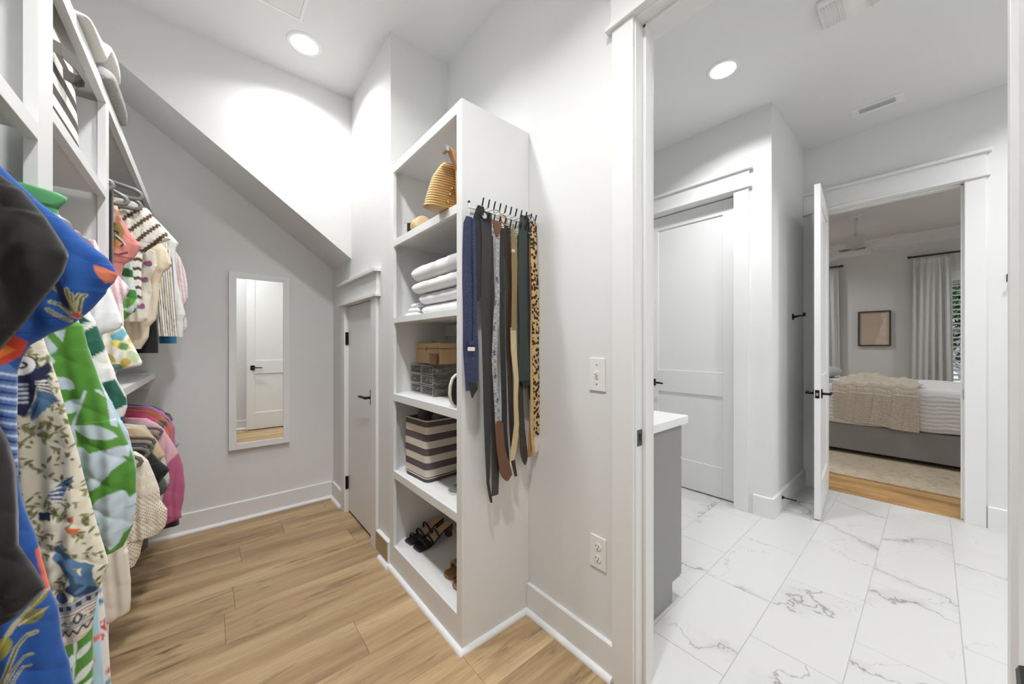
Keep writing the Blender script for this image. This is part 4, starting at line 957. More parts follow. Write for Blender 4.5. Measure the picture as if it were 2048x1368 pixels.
# robe hook, door stop, small hook
hk = thing('robe_hook', 'black double robe hook on the bathroom return wall', 'hook', (3.85, YRET-.01, 1.53))
p = onY(1585, 633, YRET); 
B('hook_plate', (p[0]-.02, YRET-.008, p[2]-.027), (p[0]+.02, YRET, p[2]+.022), BLACK, hk)
MB().tube([(p[0], YRET-.006, p[2]-.006), (p[0], YRET-.05, p[2]+.004), (p[0], YRET-.075, p[2]+.002)], [.011, .007, .007], 8).build('hook_arm', BLACK, hk)
for dx in (-.022, .022): MB().tube([(p[0], YRET-.07, p[2]+.002), (p[0]+dx*.8, YRET-.078, p[2]+.002), (p[0]+dx, YRET-.080, p[2]+.026)], .007, 8).build('hook_prong', BLACK, hk)
dsx = 3.40
ds = thing('door_stop_post', 'thin black door stop on the bathroom baseboard', 'door stop', (dsx, YRET-.016, .09))
MB().lathe([(.014, 0), (.014, -.004), (.006, -.014), (.0045, -.02), (.0045, -.075), (.007, -.076), (.007, -.088), (.005, -.09)], (dsx, YRET-.016, .105), 14, axis=1).build('stop_rod', BLACK, ds, smooth=False)
p = onX(2010, 556, XB2); h2 = thing('wall_hook', 'small black hook on the bathroom wall beyond the bedroom casing', 'hook', (XB2-.02, p[1], p[2]))
B('hook_plate', (XB2-.006, p[1]-.05, p[2]-.028), (XB2, p[1]-.006, p[2]+.026), BLACK, h2); MB().tube([(XB2-.005, p[1]-.028, p[2]), (XB2-.05, p[1]-.028, p[2]-.01), (XB2-.055, p[1]-.028, p[2]+.02)], .006, 8).build('hook_arm', BLACK, h2)
#PART3
# ================================================================== BEDROOM
# rug
rg = MB().box((4.79, -1.7, .0005), (7.9, 2.3, .012)).build('area_rug', mat('faded_beige_rug', (196, 182, 160), .95), bevel=.003)
def rug_mat(m):
    n = m.node_tree.nodes; L = m.node_tree.links; bs = n['Principled BSDF']; tc = n.new('ShaderNodeTexCoord')
    mp = n.new('ShaderNodeMapping'); mp.inputs['Scale'].default_value = (14, 5, 1); L.new(tc.outputs['Object'], mp.inputs['Vector'])
    t = n.new('ShaderNodeTexNoise'); t.inputs['Scale'].default_value = 2.4; t.inputs['Detail'].default_value = 8; t.inputs['Roughness'].default_value = .75; L.new(mp.outputs[0], t.inputs['Vector'])
    r = n.new('ShaderNodeValToRGB'); r.color_ramp.elements[0].position = .33; r.color_ramp.elements[0].color = lin((126, 112, 96)); r.color_ramp.elements[1].position = .48; r.color_ramp.elements[1].color = lin((205, 190, 166))
    L.new(t.outputs[0], r.inputs[0]); L.new(r.outputs[0], bs.inputs['Base Color'])
rug_mat(MATS['faded_beige_rug']); tag(rg, 'faded beige rug under the bed', 'rug')
# bed
BX0, BX1, BYa, BYb = 5.75, 7.35, -1.05, 1.25; ZT = .80
bed = thing('bed', 'upholstered grey bed with white quilt in the bedroom', 'bed', (6.5, .1, .012))
LIN = mat('grey_linen', (150, 149, 148), .95, bump=.5, bscale=260, var=.05, vscale=80)
B('bed_base', (BX0, BYa, .06), (BX1, BYb, .37), LIN, bed, bevel=.012, seg=3)
for x in (BX0+.12, BX1-.12):
    for y in (BYa+.12, BYb-.12): B('bed_leg', (x-.03, y-.03, .0125), (x+.03, y+.03, .06), BLACK, bed)
B('mattress', (BX0+.02, BYa+.02, .371), (BX1-.02, BYb-.02, ZT-.02), mat('white_sheet', (236, 236, 234), .9), bed, bevel=.03, seg=3)
B('headboard', (BX0-.02, BYb, .012), (BX1+.02, BYb+.08, 1.2), LIN, bed, bevel=.02, seg=3)
def quilt_mat():
    m = mat('white_quilt', (232, 232, 231), .92); n = m.node_tree.nodes; L = m.node_tree.links; bs = n['Principled BSDF']; tc = n.new('ShaderNodeTexCoord')
    mp = n.new('ShaderNodeMapping'); mp.inputs['Scale'].default_value = (1, .9, 1); L.new(tc.outputs['Object'], mp.inputs['Vector'])
    sp = n.new('ShaderNodeSeparateXYZ'); L.new(mp.outputs[0], sp.inputs[0])
    nz = n.new('ShaderNodeTexNoise'); nz.inputs['Scale'].default_value = 18; L.new(mp.outputs[0], nz.inputs['Vector'])
    a = n.new('ShaderNodeMath'); a.operation = 'SUBTRACT'; L.new(sp.outputs[2], a.inputs[0]); L.new(sp.outputs[0], a.inputs[1])
    d = n.new('ShaderNodeMath'); d.operation = 'MULTIPLY_ADD'; d.inputs[1].default_value = .035; L.new(nz.outputs[0], d.inputs[0]); L.new(a.outputs[0], d.inputs[2])
    s = n.new('ShaderNodeMath'); s.operation = 'MULTIPLY'; s.inputs[1].default_value = 150; L.new(d.outputs[0], s.inputs[0])
    w = n.new('ShaderNodeMath'); w.operation = 'SINE'; L.new(s.outputs[0], w.inputs[0])
    bp = n.new('ShaderNodeBump'); bp.inputs['Strength'].default_value = .35; bp.inputs['Distance'].default_value = .006; L.new(w.outputs[0], bp.inputs['Height']); L.new(bp.outputs[0], bs.inputs['Normal'])
    return m
# quilt: drape over front edge, top and far edge
def drape(y0, y1, z_lo, off, xt1, nr, nc, fn=None, lo_fn=None):
    P = np.zeros((nr, nc, 3)); 
    for j in range(nc):
        y = y0+(y1-y0)*j/(nc-1)
        zl = z_lo if lo_fn is None else lo_fn(y)
        path = []                                       # arc-length path up the front and over the top
        for s in np.linspace(0, 1, nr):
            Lf = ZT-zl; Lt = xt1-BX0; d = s*(Lf+Lt)
            r = .05
            if d < Lf-r: p = (BX0-off, zl+d)
            elif d < Lf+r:
                a = (d-(Lf-r))/(2*r)*PI/2; p = (BX0-off+r*(1-math.cos(a)), ZT+off-r+r*math.sin(a))
            else: p = (BX0-off+r+(d-Lf-r), ZT+off)
            path.append(p)
        for i, p in enumerate(path):
            q = (p[0], y, p[1])
            P[i, j] = q if fn is None else fn(i/(nr-1), j/(nc-1), q)
    return P
def solid(P, th):
    """thicken a grid along an offset of its normals"""
    R, C = P.shape[:2]
    du = np.gradient(P, axis=0); dv = np.gradient(P, axis=1); N = np.cross(du, dv); N /= np.linalg.norm(N, axis=2, keepdims=True)+1e-9
    Q = P+N*th; b = MB(); b.grid(P); k = len(b.v); b.grid(Q)
    rim = [(i*C) for i in range(R)]+[(R-1)*C+j for j in range(C)]+[i*C+C-1 for i in range(R-1, -1, -1)]+[j for j in range(C-1, -1, -1)]
    for a, c in zip(rim, rim[1:]):
        if a != c: b.f.append((a, c, c+k, a+k))
    return b
def qf(s, t, q): return (q[0]-.008*math.sin(t*40)*max(0, 1-s*3), q[1], q[2]+.006*math.sin(t*23+s*9))
QM = quilt_mat()
solid(drape(BYa-.02, 1.08, .385, .012, BX1+.02, 44, 60, qf, lambda y: .385-.02*math.sin(y*1.3)), .008).build('quilt', QM, bed, smooth=True)
# pillows
def pillow(lab, c, a, bb, h, m, rz=0, tilt=0):
    rows = []; N = 16
    M = Matrix.Translation(c) @ Matrix.Rotation(rz, 4, 'Z') @ Matrix.Rotation(tilt, 4, 'X')
    for i in range(N+1):
        ph = PI*i/N; k = abs(math.sin(ph))**.45
        rows.append([tuple(M @ Vector((x, y, -h*math.cos(ph)*(1-.35*(abs(x/a)**4+abs(y/bb)**4))))) for x, y in sellipse(32, a*max(k, .02), bb*max(k, .02), 4)])
    o = blob_loft(rows, m, 'pillow'); return tag(o, lab, 'pillow', 'bed pillows')
pillow('grey pillow lying flat at the head of the bed nearer the room', (6.15, 1.045, ZT+.105), .33, .185, .075, mat('grey_sham', (178, 177, 175), .9))
pillow('grey pillow lying flat at the head of the bed by the far wall', (6.95, 1.045, ZT+.105), .33, .185, .075, MATS['grey_sham'])
# knitted throw
def knit_mat():
    m = mat('beige_knit', (196, 182, 164), .95, sheen=.3); n = m.node_tree.nodes; L = m.node_tree.links; bs = n['Principled BSDF']
    a = n.new('ShaderNodeAttribute'); a.attribute_name = 'knit'
    r = n.new('ShaderNodeValToRGB'); r.color_ramp.elements[0].position = .05; r.color_ramp.elements[0].color = lin((150, 136, 118)); r.color_ramp.elements[1].position = .5; r.color_ramp.elements[1].color = lin((205, 192, 174))
    return m
KN = mat('beige_knit', (210, 199, 184), .95, sheen=.3)
ky0 = onX(1838, 800, BX0)[1]; ky1 = onX(1668, 800, BX0)[1]
def kf(s, t, q):
    fold = .022*math.sin(t*17+1.2*math.sin(s*4))+.012*math.sin(t*41+s*6)
    if q[2] < ZT-.03: return (q[0]-.012-.5*abs(fold), q[1]+.03*(s-.4)*math.sin(t*9), q[2])
    hump = .075*math.exp(-((t-.62)/.28)**2)*min(1, max(0, (s-.45)*5))+.03*math.exp(-((t-.15)/.1)**2)*min(1, max(0, (s-.45)*5))
    return (q[0]-.004, q[1]+.03*math.sin(s*9), q[2]+.012+abs(fold)*.8+hump)
KR, KC = 260, 300
P = drape(ky0, ky1, .40, .024, 6.55, 53, 61, kf, lambda y: .36+.06*(y-ky0)/(ky1-ky0)+.006*math.sin(y*19))
# refine and raise the stitches
def resample(P, R, C):
    r0 = np.linspace(0, P.shape[0]-1, R); c0 = np.linspace(0, P.shape[1]-1, C)
    i = np.minimum(r0.astype(int), P.shape[0]-2); fi = (r0-i)[:, None, None]; j = np.minimum(c0.astype(int), P.shape[1]-2); fj = (c0-j)[None, :, None]
    return (P[i][:, j]*(1-fi)*(1-fj)+P[i+1][:, j]*fi*(1-fj)+P[i][:, j+1]*(1-fi)*fj+P[i+1][:, j+1]*fi*fj)
P = resample(P, KR, KC)
du = np.gradient(P, axis=0); dv = np.gradient(P, axis=1); Nn = np.cross(du, dv); Nn /= np.linalg.norm(Nn, axis=2, keepdims=True)
sgn = np.where(Nn[..., 2:3]*1+(-Nn[..., 0:1]) > 0, 1, -1)
ii, jj = np.meshgrid(np.arange(KR), np.arange(KC), indexing='ij')
st = (np.abs(np.sin(jj*PI/8+np.where((ii//5) % 2 == 0, 0, PI/2)))*np.abs(np.sin(ii*PI/5)))[..., None]
P = P+Nn*sgn*st*.009
thr = solid(P, .004).build('knitted_throw', KN, smooth=True); tag(thr, 'chunky beige knitted throw draped over the front of the bed', 'blanket')
# framed art
pa = onX(1716, 624, XF-.03); pb = onX(1782, 691, XF-.03)
ar = thing('framed_art', 'beige abstract print in a thin dark wooden frame', 'picture', (XF-.02, (pa[1]+pb[1])/2, pb[2]))
y0, y1, z0, z1 = pb[1], pa[1], onX(1716, 692, XF-.03)[2], onX(1750, 622, XF-.03)[2]
FRM = mat('dark_walnut', (70, 58, 48), .5)
for a, c in (((y0, z0), (y1, z0+.02)), ((y0, z1-.02), (y1, z1)), ((y0, z0+.02), (y0+.02, z1-.02)), ((y1-.02, z0+.02), (y1, z1-.02))): B('frame_bar', (XF-.04, a[0], a[1]), (XF-.002, c[0], c[1]), FRM, ar)
B('print', (XF-.02, y0+.015, z0+.015), (XF-.012, y1-.015, z1-.015), mat('beige_print', (206, 186, 168), .8, var=.08, vscale=4), ar, bevel=0)
ym = y0+(y1-y0)*.42; pl_ = [(y0+.02, z0+.02)]
shp = [(y0+.021, z0+.021), (ym+.02, z0+.021), (ym, z0+(z1-z0)*.25), (ym-.03, z0+(z1-z0)*.4), (ym-.05, z0+(z1-z0)*.55), (y0+.09, z0+(z1-z0)*.7), (y0+.12, z0+(z1-z0)*.85), (y0+.11, z1-.021), (y0+.021, z1-.021)]
MB().prism(shp, XF-.0215, XF-.0202, axis=0).build('painted_shape', mat('warm_beige_print', (222, 206, 190), .8, var=.1, vscale=12), ar)
# curtains
CURT = mat('white_linen_curtain', (226, 226, 224), .95, bump=.3, bscale=300)
def curtain(label, ya, yb, zt, grp='bedroom curtains', pleats=6, X=XF-.13):
    C = 120; R = 40; P = np.zeros((R, C, 3))
    for i in range(R):
        s = i/(R-1); z = zt-(zt-.03)*s
        for j in range(C):
            t = j/(C-1); am = .020+.012*s
            y = ya+(yb-ya)*t; flare = (y-(ya+yb)/2)*(.0+.12*s)
            pinch = .25 if s < .05 else 1
            P[i, j] = (X+am*pinch*math.sin(t*pleats*2*PI)+.01*math.sin(t*31+s*3), y+flare, z+.02*(s < .01)*0)
    o = solid(P, .004).build('curtain', CURT, smooth=True); return tag(o, label, 'curtain', grp)
cr = onX(1826, 512, XF-.13)[1]; cl_ = onX(1903, 505, XF-.13)[1]; zr1 = onX(1828, 514, XF-.13)[2]
curtain('white pleated curtain hanging right of the framed print', cl_, cr, zr1-.02)
c2r = onX(1676, 540, XF-.13)[1]; curtain('white pleated curtain hanging left of the framed print', c2r, c2r+.5, zr1-.02)
def rod(label, ya, yb, z):
    t = thing('curtain_rod', label, 'curtain rod', (XF-.13, (ya+yb)/2, z), 'curtain rods')
    MB().tube([(XF-.13, ya, z), (XF-.13, yb, z)], .013, 10).build('pole', mat('dark_bronze', (70, 66, 62), .4, .7), t, smooth=True)
    for y in (ya, yb): MB().lathe([(.018, -.02), (.02, 0), (.018, .02)], (XF-.13, y, z), 12, axis=1).build('finial', MATS['dark_bronze'], t)
    for y in (ya+.05, yb-.05): MB().tube([(XF-.13, y, z), (XF, y, z)], .008, 8).build('rod_bracket', MATS['dark_bronze'], t)
rod('dark curtain rod above the window with the wide blinds', -1.7, cr+.04, zr1); rod('dark curtain rod above the window left of the print', c2r-.05, 3.0, zr1)
# windows with sash, glass, slatted blinds
GLASS = mat('window_glass', (255, 255, 255), .0, trans=1); GLASS.node_tree.nodes['Principled BSDF'].inputs['IOR'].default_value = 1.01
slat_me = None
for k, (a, c) in enumerate(((W0, W1), (V0, V1))):
    w = struct(empty('window_%d' % (k+1), (XF, (a+c)/2, WZ0)), 'white double-hung bedroom window with slatted shades')
    B('sill', (XF-.05, a-.06, WZ0-.03), (XF+.05, c+.06, WZ0), TRIM, w)
    for y0, y1, z0, z1 in ((a-.1, a, WZ0-.1, WZ1+.0), (c, c+.1, WZ0-.1, WZ1+.0), (a-.12, c+.12, WZ1, WZ1+.15)): B('window_casing', (XF-.018, y0, z0), (XF, y1, z1), TRIM, w)
    zm = onX(1915, 658, XF)[2]
    for y0, y1, z0, z1 in ((a, a+.045, WZ0, WZ1), (c-.045, c, WZ0, WZ1), (a+.045, c-.045, WZ0, WZ0+.05), (a+.045, c-.045, WZ1-.05, WZ1), (a+.045, c-.045, zm-.03, zm+.03)): B('sash_rail', (XF+.07, y0, z0), (XF+.11, y1, z1), TRIM, w)
    B('pane', (XF+.088, a+.04, WZ0+.045), (XF+.092, c-.04, WZ1-.045), GLASS, w, bevel=0)
    if slat_me is None:
        b = MB().box((-.03, -(c-a)/2+.05, -.0015), (.03, (c-a)/2-.05, .0015)); so = b.build('tmp', TRIM, origin=(0, 0, 0)); slat_me = so.data; bpy.data.objects.remove(so)
    z = WZ0+.07
    while z < WZ1-.06:
        o = bpy.data.objects.new('blind_slat', slat_me); COL.objects.link(o); o.location = (XF+.035, (a+c)/2, z); o.rotation_euler = (0, math.radians(-24), 0); adopt(o, w); z += .072
# ceiling fan
fx, fy = 6.8, .69
fn = thing('ceiling_fan', 'white ceiling fan with square glass light in the bedroom', 'ceiling fan', (fx, fy, 2.55))
MB().lathe([(.075, ZB), (.072, ZB-.03), (.03, ZB-.05), (.02, ZB-.055)], (fx, fy, 0), 24).build('canopy', TRIM, fn, smooth=False)
MB().tube([(fx, fy, ZB-.05), (fx, fy, 2.78)], .018, 12).build('downrod', TRIM, fn, smooth=True)
MB().prism([(-.10, 2.78), (.10, 2.78), (.085, 2.58), (-.085, 2.58)], -.09, .09, axis=1, M=Matrix.Translation((fx, fy, 0))).build('motor_housing', mat('fan_white', (214, 214, 211), .5), fn, bevel=.006)
B('light_plate', (fx-.15, fy-.15, 2.545), (fx+.15, fy+.15, 2.575), MATS['fan_white'], fn, bevel=.006)
for k in range(4):
    Mr = Matrix.Translation((fx, fy, 2.60)) @ Matrix.Rotation(k*PI/2+.62, 4, 'Z') @ Matrix.Rotation(math.radians(9), 4, 'X')
    MB().box((.05, -.055, -.004), (.72, .06, .004), Mr).build('fan_blade', MATS['fan_white'], fn, bevel=.003)
# ------------------------------------------------------------------ outside the bedroom windows
gr = struct(B('ground_lawn', (XF+.3, -14, -.35), (30, 14, -.30), mat('lawn', (86, 116, 60), .95, var=.3, vscale=3), bevel=0), 'green lawn outside the bedroom window')
PKT = mat('white_fence', (235, 236, 234), .6); fr = thing('picket_fence', 'white picket fence on the lawn outside the bedroom window', 'fence', (11.2, -1.5, -.30))
for z in (.05, .55): B('fence_rail', (11.18, -4.5, z), (11.22, 2, z+.09), PKT, fr)
pk = MB().prism([(-.045, -.30), (.045, -.30), (.045, .72), (0, .79), (-.045, .72)], -.012, .012, axis=1); po = pk.build('picket', PKT, origin=(0, 0, -.3)); pme = po.data; bpy.data.objects.remove(po)
for k in range(38):
    o = bpy.data.objects.new('picket', pme); COL.objects.link(o); o.location = (11.16, -4.4+k*.165, -.30); o.rotation_euler = (0, 0, PI/2); adopt(o, fr)
LEAF = mat('hedge_leaf', (96, 132, 72), .7, var=.45, vscale=2.5)
def bush(name, label, c, r, n, seed):
    rs = np.random.RandomState(seed); V = []; Fc = []
    d = rs.normal(size=(n, 3)); d /= np.linalg.norm(d, axis=1, keepdims=True); rad = rs.uniform(.72, 1.04, (n, 1))
    P = np.array(c)+d*rad*np.array(r); A = rs.normal(size=(n, 3)); A /= np.linalg.norm(A, axis=1, keepdims=True); Bv = np.cross(A, d); Bv /= np.linalg.norm(Bv, axis=1, keepdims=True)+1e-9
    s = rs.uniform(.05, .10, (n, 1))
    V = np.stack([P-A*s, P+Bv*s*.5, P+A*s, P-Bv*s*.5], 1).reshape(-1, 3)
    b = MB(); b.v = [tuple(p) for p in V]; b.f = [(4*i, 4*i+1, 4*i+2, 4*i+3) for i in range(n)]
    core = MB(); core.lathe([(.3*r[0], -r[2]*.95), (.8*r[0], -r[2]*.4), (.85*r[0], r[2]*.3), (.4*r[0], r[2]*.85)], c, 14)
    t = thing(name, label, 'tree', (c[0], c[1], -.30), 'trees outside the bedroom window')
    o = b.build('foliage', LEAF, t, fix=False); o['kind'] = 'stuff'
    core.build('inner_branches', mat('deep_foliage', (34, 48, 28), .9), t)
    MB().tube([(c[0], c[1], -.3), (c[0], c[1], c[2])], .09, 8).build('trunk', mat('bark', (88, 72, 56), .9), t)
bush('garden_tree', 'dark leafy tree behind the picket fence opposite the window blinds', (14.2, -1.4, 2.2), (1.2, 1.3, 2.1), 7000, 1)
bush('garden_tree', 'leafy tree behind the picket fence further along the lawn', (15.0, 1.9, 2.2), (1.2, 1.5, 2.2), 5000, 2)
bush('garden_tree', 'leafy tree standing at the far end of the picket fence', (14.6, -4.6, 2.2), (1.2, 1.5, 2.3), 4000, 3)
#PART4
# ================================================================== BUILT-IN HANGING SHELVES along the left wall
FX = -.264
bi = thing('closet_shelving', 'white built-in hanging and shelf unit along the left closet wall', 'shelving', (-.46, 1.4, 0))
for y0, y1 in ((YN+.02, YN+.065), (1.228, 1.274), (1.82, 1.867)):
    B('upright', (XL+.001, y0+.008, 0), (FX-.02, y1-.008, 2.105), CAB, bi); B('upright_edge', (FX-.02, y0 if y0 != 1.228 else 1.185, 0), (FX, y1, 2.105), CAB, bi, bevel=.001)
B('top_shelf', (XL+.001, YN+.002, 2.13), (FX-.02, YB-.002, 2.15), CAB, bi, bevel=0); B('top_shelf_edge', (FX-.02, YN+.002, 2.1055), (FX, YB-.002, 2.15), CAB, bi, bevel=.001)
for y0, y1, z0, z1 in ((YN+.066, 1.184, 1.700, 1.735), (1.2745, 1.8195, 1.782, 1.812), (1.8675, YB-.002, 1.070, 1.105)):
    B('shelf', (XL+.001, y0, z1-.02), (FX-.02, y1, z1), CAB, bi, bevel=0); B('shelf_edge', (FX-.02, y0, z0), (FX, y1, z1), CAB, bi, bevel=.001)
B('end_cleat', (XL+.001, YB-.022, 1.0), (FX-.03, YB-.003, 1.085), CAB, bi); B('end_cleat', (XL+.001, YB-.022, 2.04), (FX-.03, YB-.003, 2.13), CAB, bi)
GA = 'dresses hanging in the near bay'; GU = 'garments on the upper far rod'; GL = 'garments on the lower far rod'; GB = 'garments hanging in the middle bay'
XC = -.46
RODS = dict(A=(YN+.06, 1.235, 1.64), B=(1.268, 1.827, 1.70), U=(1.86, YB, 2.045), L=(1.86, YB, .995))
for a, c, z in RODS.values(): MB().tube([(XC, a, z), (XC, c, z)], .0125, 14).build('hanging_rod', CHROME, bi, smooth=True)

# ------------------------------------------------------------------ cloth with printed patterns
class Print:
    """paints a flat fabric print on the vertices of a garment lying in the plane y = Y (real metres)"""
    def __init__(s, X, Z, Y): s.X, s.Z, s.Y = X, Z, Y; s.C = np.ones((len(X), 4), np.float32)
    def xz(s, p): q = onY(p[0], p[1], s.Y); return (q[0], q[2])
    def paint(s, m, rgb): s.C[m, :3] = lin(rgb)[:3]
    def fill(s, rgb): s.paint(np.ones(len(s.X), bool), rgb)
    OFF = ((-.0005, -.0007), (.0005, -.0007), (-.0005, .0007), (.0005, .0007))
    def cover(s, box, test, rgb):
        """soft-edged fill: average of four nearby samples of test(x, z) inside the bounding box"""
        x0, x1, z0, z1 = box; m = .002
        k = np.nonzero((s.X > x0-m) & (s.X < x1+m) & (s.Z > z0-m) & (s.Z < z1+m))[0]
        if len(k) == 0: return
        x, z = s.X[k], s.Z[k]; cov = sum(test(x+a, z+b).astype(np.float32) for a, b in s.OFF)/4
        s.C[k, :3] = s.C[k, :3]*(1-cov[:, None])+np.array(lin(rgb)[:3], np.float32)*cov[:, None]
    def poly(s, pts, rgb):
        P = [s.xz(p) for p in pts]; n = len(P)
        def test(x, z):
            ins = np.zeros(len(x), bool)
            for i in range(n):
                x0, z0 = P[i]; x1, z1 = P[(i+1) % n]
                if z0 == z1: continue
                ins ^= ((z0 > z) != (z1 > z)) & (x < (x1-x0)*(z-z0)/(z1-z0)+x0)
            return ins
        xs, zs = [p[0] for p in P], [p[1] for p in P]; s.cover((min(xs), max(xs), min(zs), max(zs)), test, rgb)
    def leaf_m(s, c, ang, L, w, rgb):
        ca, sa = math.cos(ang), math.sin(ang)
        def test(x, z):
            dx, dz = x-c[0], z-c[1]; a = (dx*ca+dz*sa)/(L/2); b = (-dx*sa+dz*ca)/(w/2); return (np.abs(a) < 1) & (np.abs(b) < (1-a*a))
        r = max(L, w)/2; s.cover((c[0]-r, c[0]+r, c[1]-r, c[1]+r), test, rgb)
    def leaf(s, p, q, w, rgb):
        a, b = s.xz(p), s.xz(q); L = math.hypot(b[0]-a[0], b[1]-a[1])
        s.leaf_m(((a[0]+b[0])/2, (a[1]+b[1])/2), math.atan2(b[1]-a[1], b[0]-a[0]), L, w*s.mpp(p), rgb)
    def mpp(s, p): a, b = s.xz(p), s.xz((p[0], p[1]+10)); return abs(a[1]-b[1])/10
    def stroke(s, pts, w, rgb):
        P = [s.xz(p) for p in pts]; h = w*s.mpp(pts[0])/2
        def test(x, z):
            r = np.zeros(len(x), bool)
            for (x0, z0), (x1, z1) in zip(P, P[1:]):
                t = np.clip(((x-x0)*(x1-x0)+(z-z0)*(z1-z0))/((x1-x0)**2+(z1-z0)**2+1e-12), 0, 1)
                r |= np.hypot(x-x0-t*(x1-x0), z-z0-t*(z1-z0)) < h
            return r
        xs, zs = [p[0] for p in P], [p[1] for p in P]; s.cover((min(xs)-h, max(xs)+h, min(zs)-h, max(zs)+h), test, rgb)
    def disc(s, p, r, rgb, asp=1):
        c = s.xz(p); k = r*s.mpp(p); s.cover((c[0]-k*2, c[0]+k*2, c[1]-k, c[1]+k), lambda x, z: ((x-c[0])/asp)**2+(z-c[1])**2 < k*k, rgb)
    def vein_leaf(s, p, q, w, rgb, vein):
        s.leaf(p, q, w, rgb); s.stroke([p, q], max(1.4, w*.1), vein)

def garment(name, label, cat, grp, Y, right, paint, xc=XC, thick=.045, fold=(26., .006), NX=60, NZ=80, neck=.10, neck_z=None, parent=None, part='garment_body', wave=0, rough=None, vis=.45):
    """a hanging garment: closed soft shell lying across the rod; right = measured outline (u,v) from collar to hem"""
    R = [onY(u, v, Y) for u, v in right]; R = [(p[0], p[2]) for p in R]
    x0, z0 = R[0]
    if neck_z is None: neck_z = z0+(x0-(xc+neck*.5))*.32
    neck_z = min(neck_z, {GU: 1.99, GL: .935, GA: 1.575, GB: 1.63}.get(grp, 9))
    if neck_z > z0+.002 and x0 > xc+neck*.5: R = [(xc+neck*.5, neck_z)]+R
    for i in range(1, len(R)):
        if R[i][1] >= R[i-1][1]-.0004: R[i] = (R[i][0], R[i-1][1]-.0006)
    zs_k = np.array([-p[1] for p in R]); xs_k = np.array([p[0] for p in R])
    zz = np.unique(np.concatenate([np.linspace(zs_k[0], zs_k[-1], NZ), zs_k])); NZr = len(zz)
    xr = np.interp(zz, zs_k, xs_k); zz = -zz
    # soften corners a little
    xr = np.convolve(np.pad(xr, 1, mode='edge'), [.2, .6, .2], 'valid')
    xl = np.maximum(2*xc-xr, XL+.025)
    nl = max(6, int(NX*.12)); tf = np.concatenate([np.linspace(0, 1-vis, nl, endpoint=False), np.linspace(1-vis, 1, NX-nl)])
    nb = max(8, NX//4); tb = np.linspace(1, 0, nb+2)[1:-1]
    rows = []
    for i in range(NZr):
        s = (zz[0]-zz[i])/max(1e-6, zz[0]-zz[-1]); amp = fold[1]*min(1, .25+1.6*s)
        def surf(t, sign):
            x = xl[i]+(xr[i]-xl[i])*t; sh = np.sqrt(np.clip(1-np.abs(2*t-1)**9, 0, 1))
            z = zz[i]; w_ = x*fold[0]/28+.014*math.sin(z*5+Y*7)+.007*math.sin(z*13+Y*3)
            dg = 1-np.abs(np.sin(PI*(x*.62+z*.78+.02*np.sin(z*9+x*14))/.058+Y*3)); f = .7*np.sin(2*PI*w_/.062+Y*13)+.45*np.sin(2*PI*w_/.027+z*3+Y*5)+.45*dg*dg+.12*np.sin(2*PI*(x*.9-z*.8)/.031+2*np.sin(z*17))
            edge = np.minimum(1, 6*np.minimum(t, 1-t))
            y = Y+sign*sh*(thick/2)*(.45+.55*min(1, 4*s+.1))+amp*f*(.3+.7*edge)
            return np.stack([x, y, np.full_like(x, zz[i]+wave*np.sin(x*70)*(i == NZr-1))], 1)
        rows.append(np.concatenate([surf(tf, -1), surf(tb, 1)]))
    P = np.array(rows); n = P.shape[1]; V = P.reshape(-1, 3)
    idx = np.arange(NZr*n).reshape(NZr, n); nx = np.roll(idx, -1, 1)
    Fq = np.stack([idx[:-1], nx[:-1], nx[1:], idx[1:]], -1).reshape(-1, 4)
    pr = Print(V[:, 0], V[:, 2], Y); paint(pr)
    og = np.array([xc, Y, V[:, 2].min()])
    t = None
    me = bpy.data.meshes.new(part); me.vertices.add(len(V)); me.vertices.foreach_set('co', (V-og).ravel())
    me.loops.add(Fq.size); me.loops.foreach_set('vertex_index', Fq.ravel()); me.polygons.add(len(Fq)); me.polygons.foreach_set('loop_start', np.arange(0, Fq.size, 4))
    me.update(calc_edges=True); me.validate(); me.polygons.foreach_set('use_smooth', np.ones(len(me.polygons), bool)); me.materials.append(CLOTH)
    ca = me.color_attributes.new('print', 'FLOAT_COLOR', 'POINT'); ca.data.foreach_set('color', pr.C.ravel())
    o = bpy.data.objects.new(name if parent is None else part, me); COL.objects.link(o); o.location = og
    if parent is None: tag(o, label, cat, grp)
    else: adopt(o, parent)
    return o
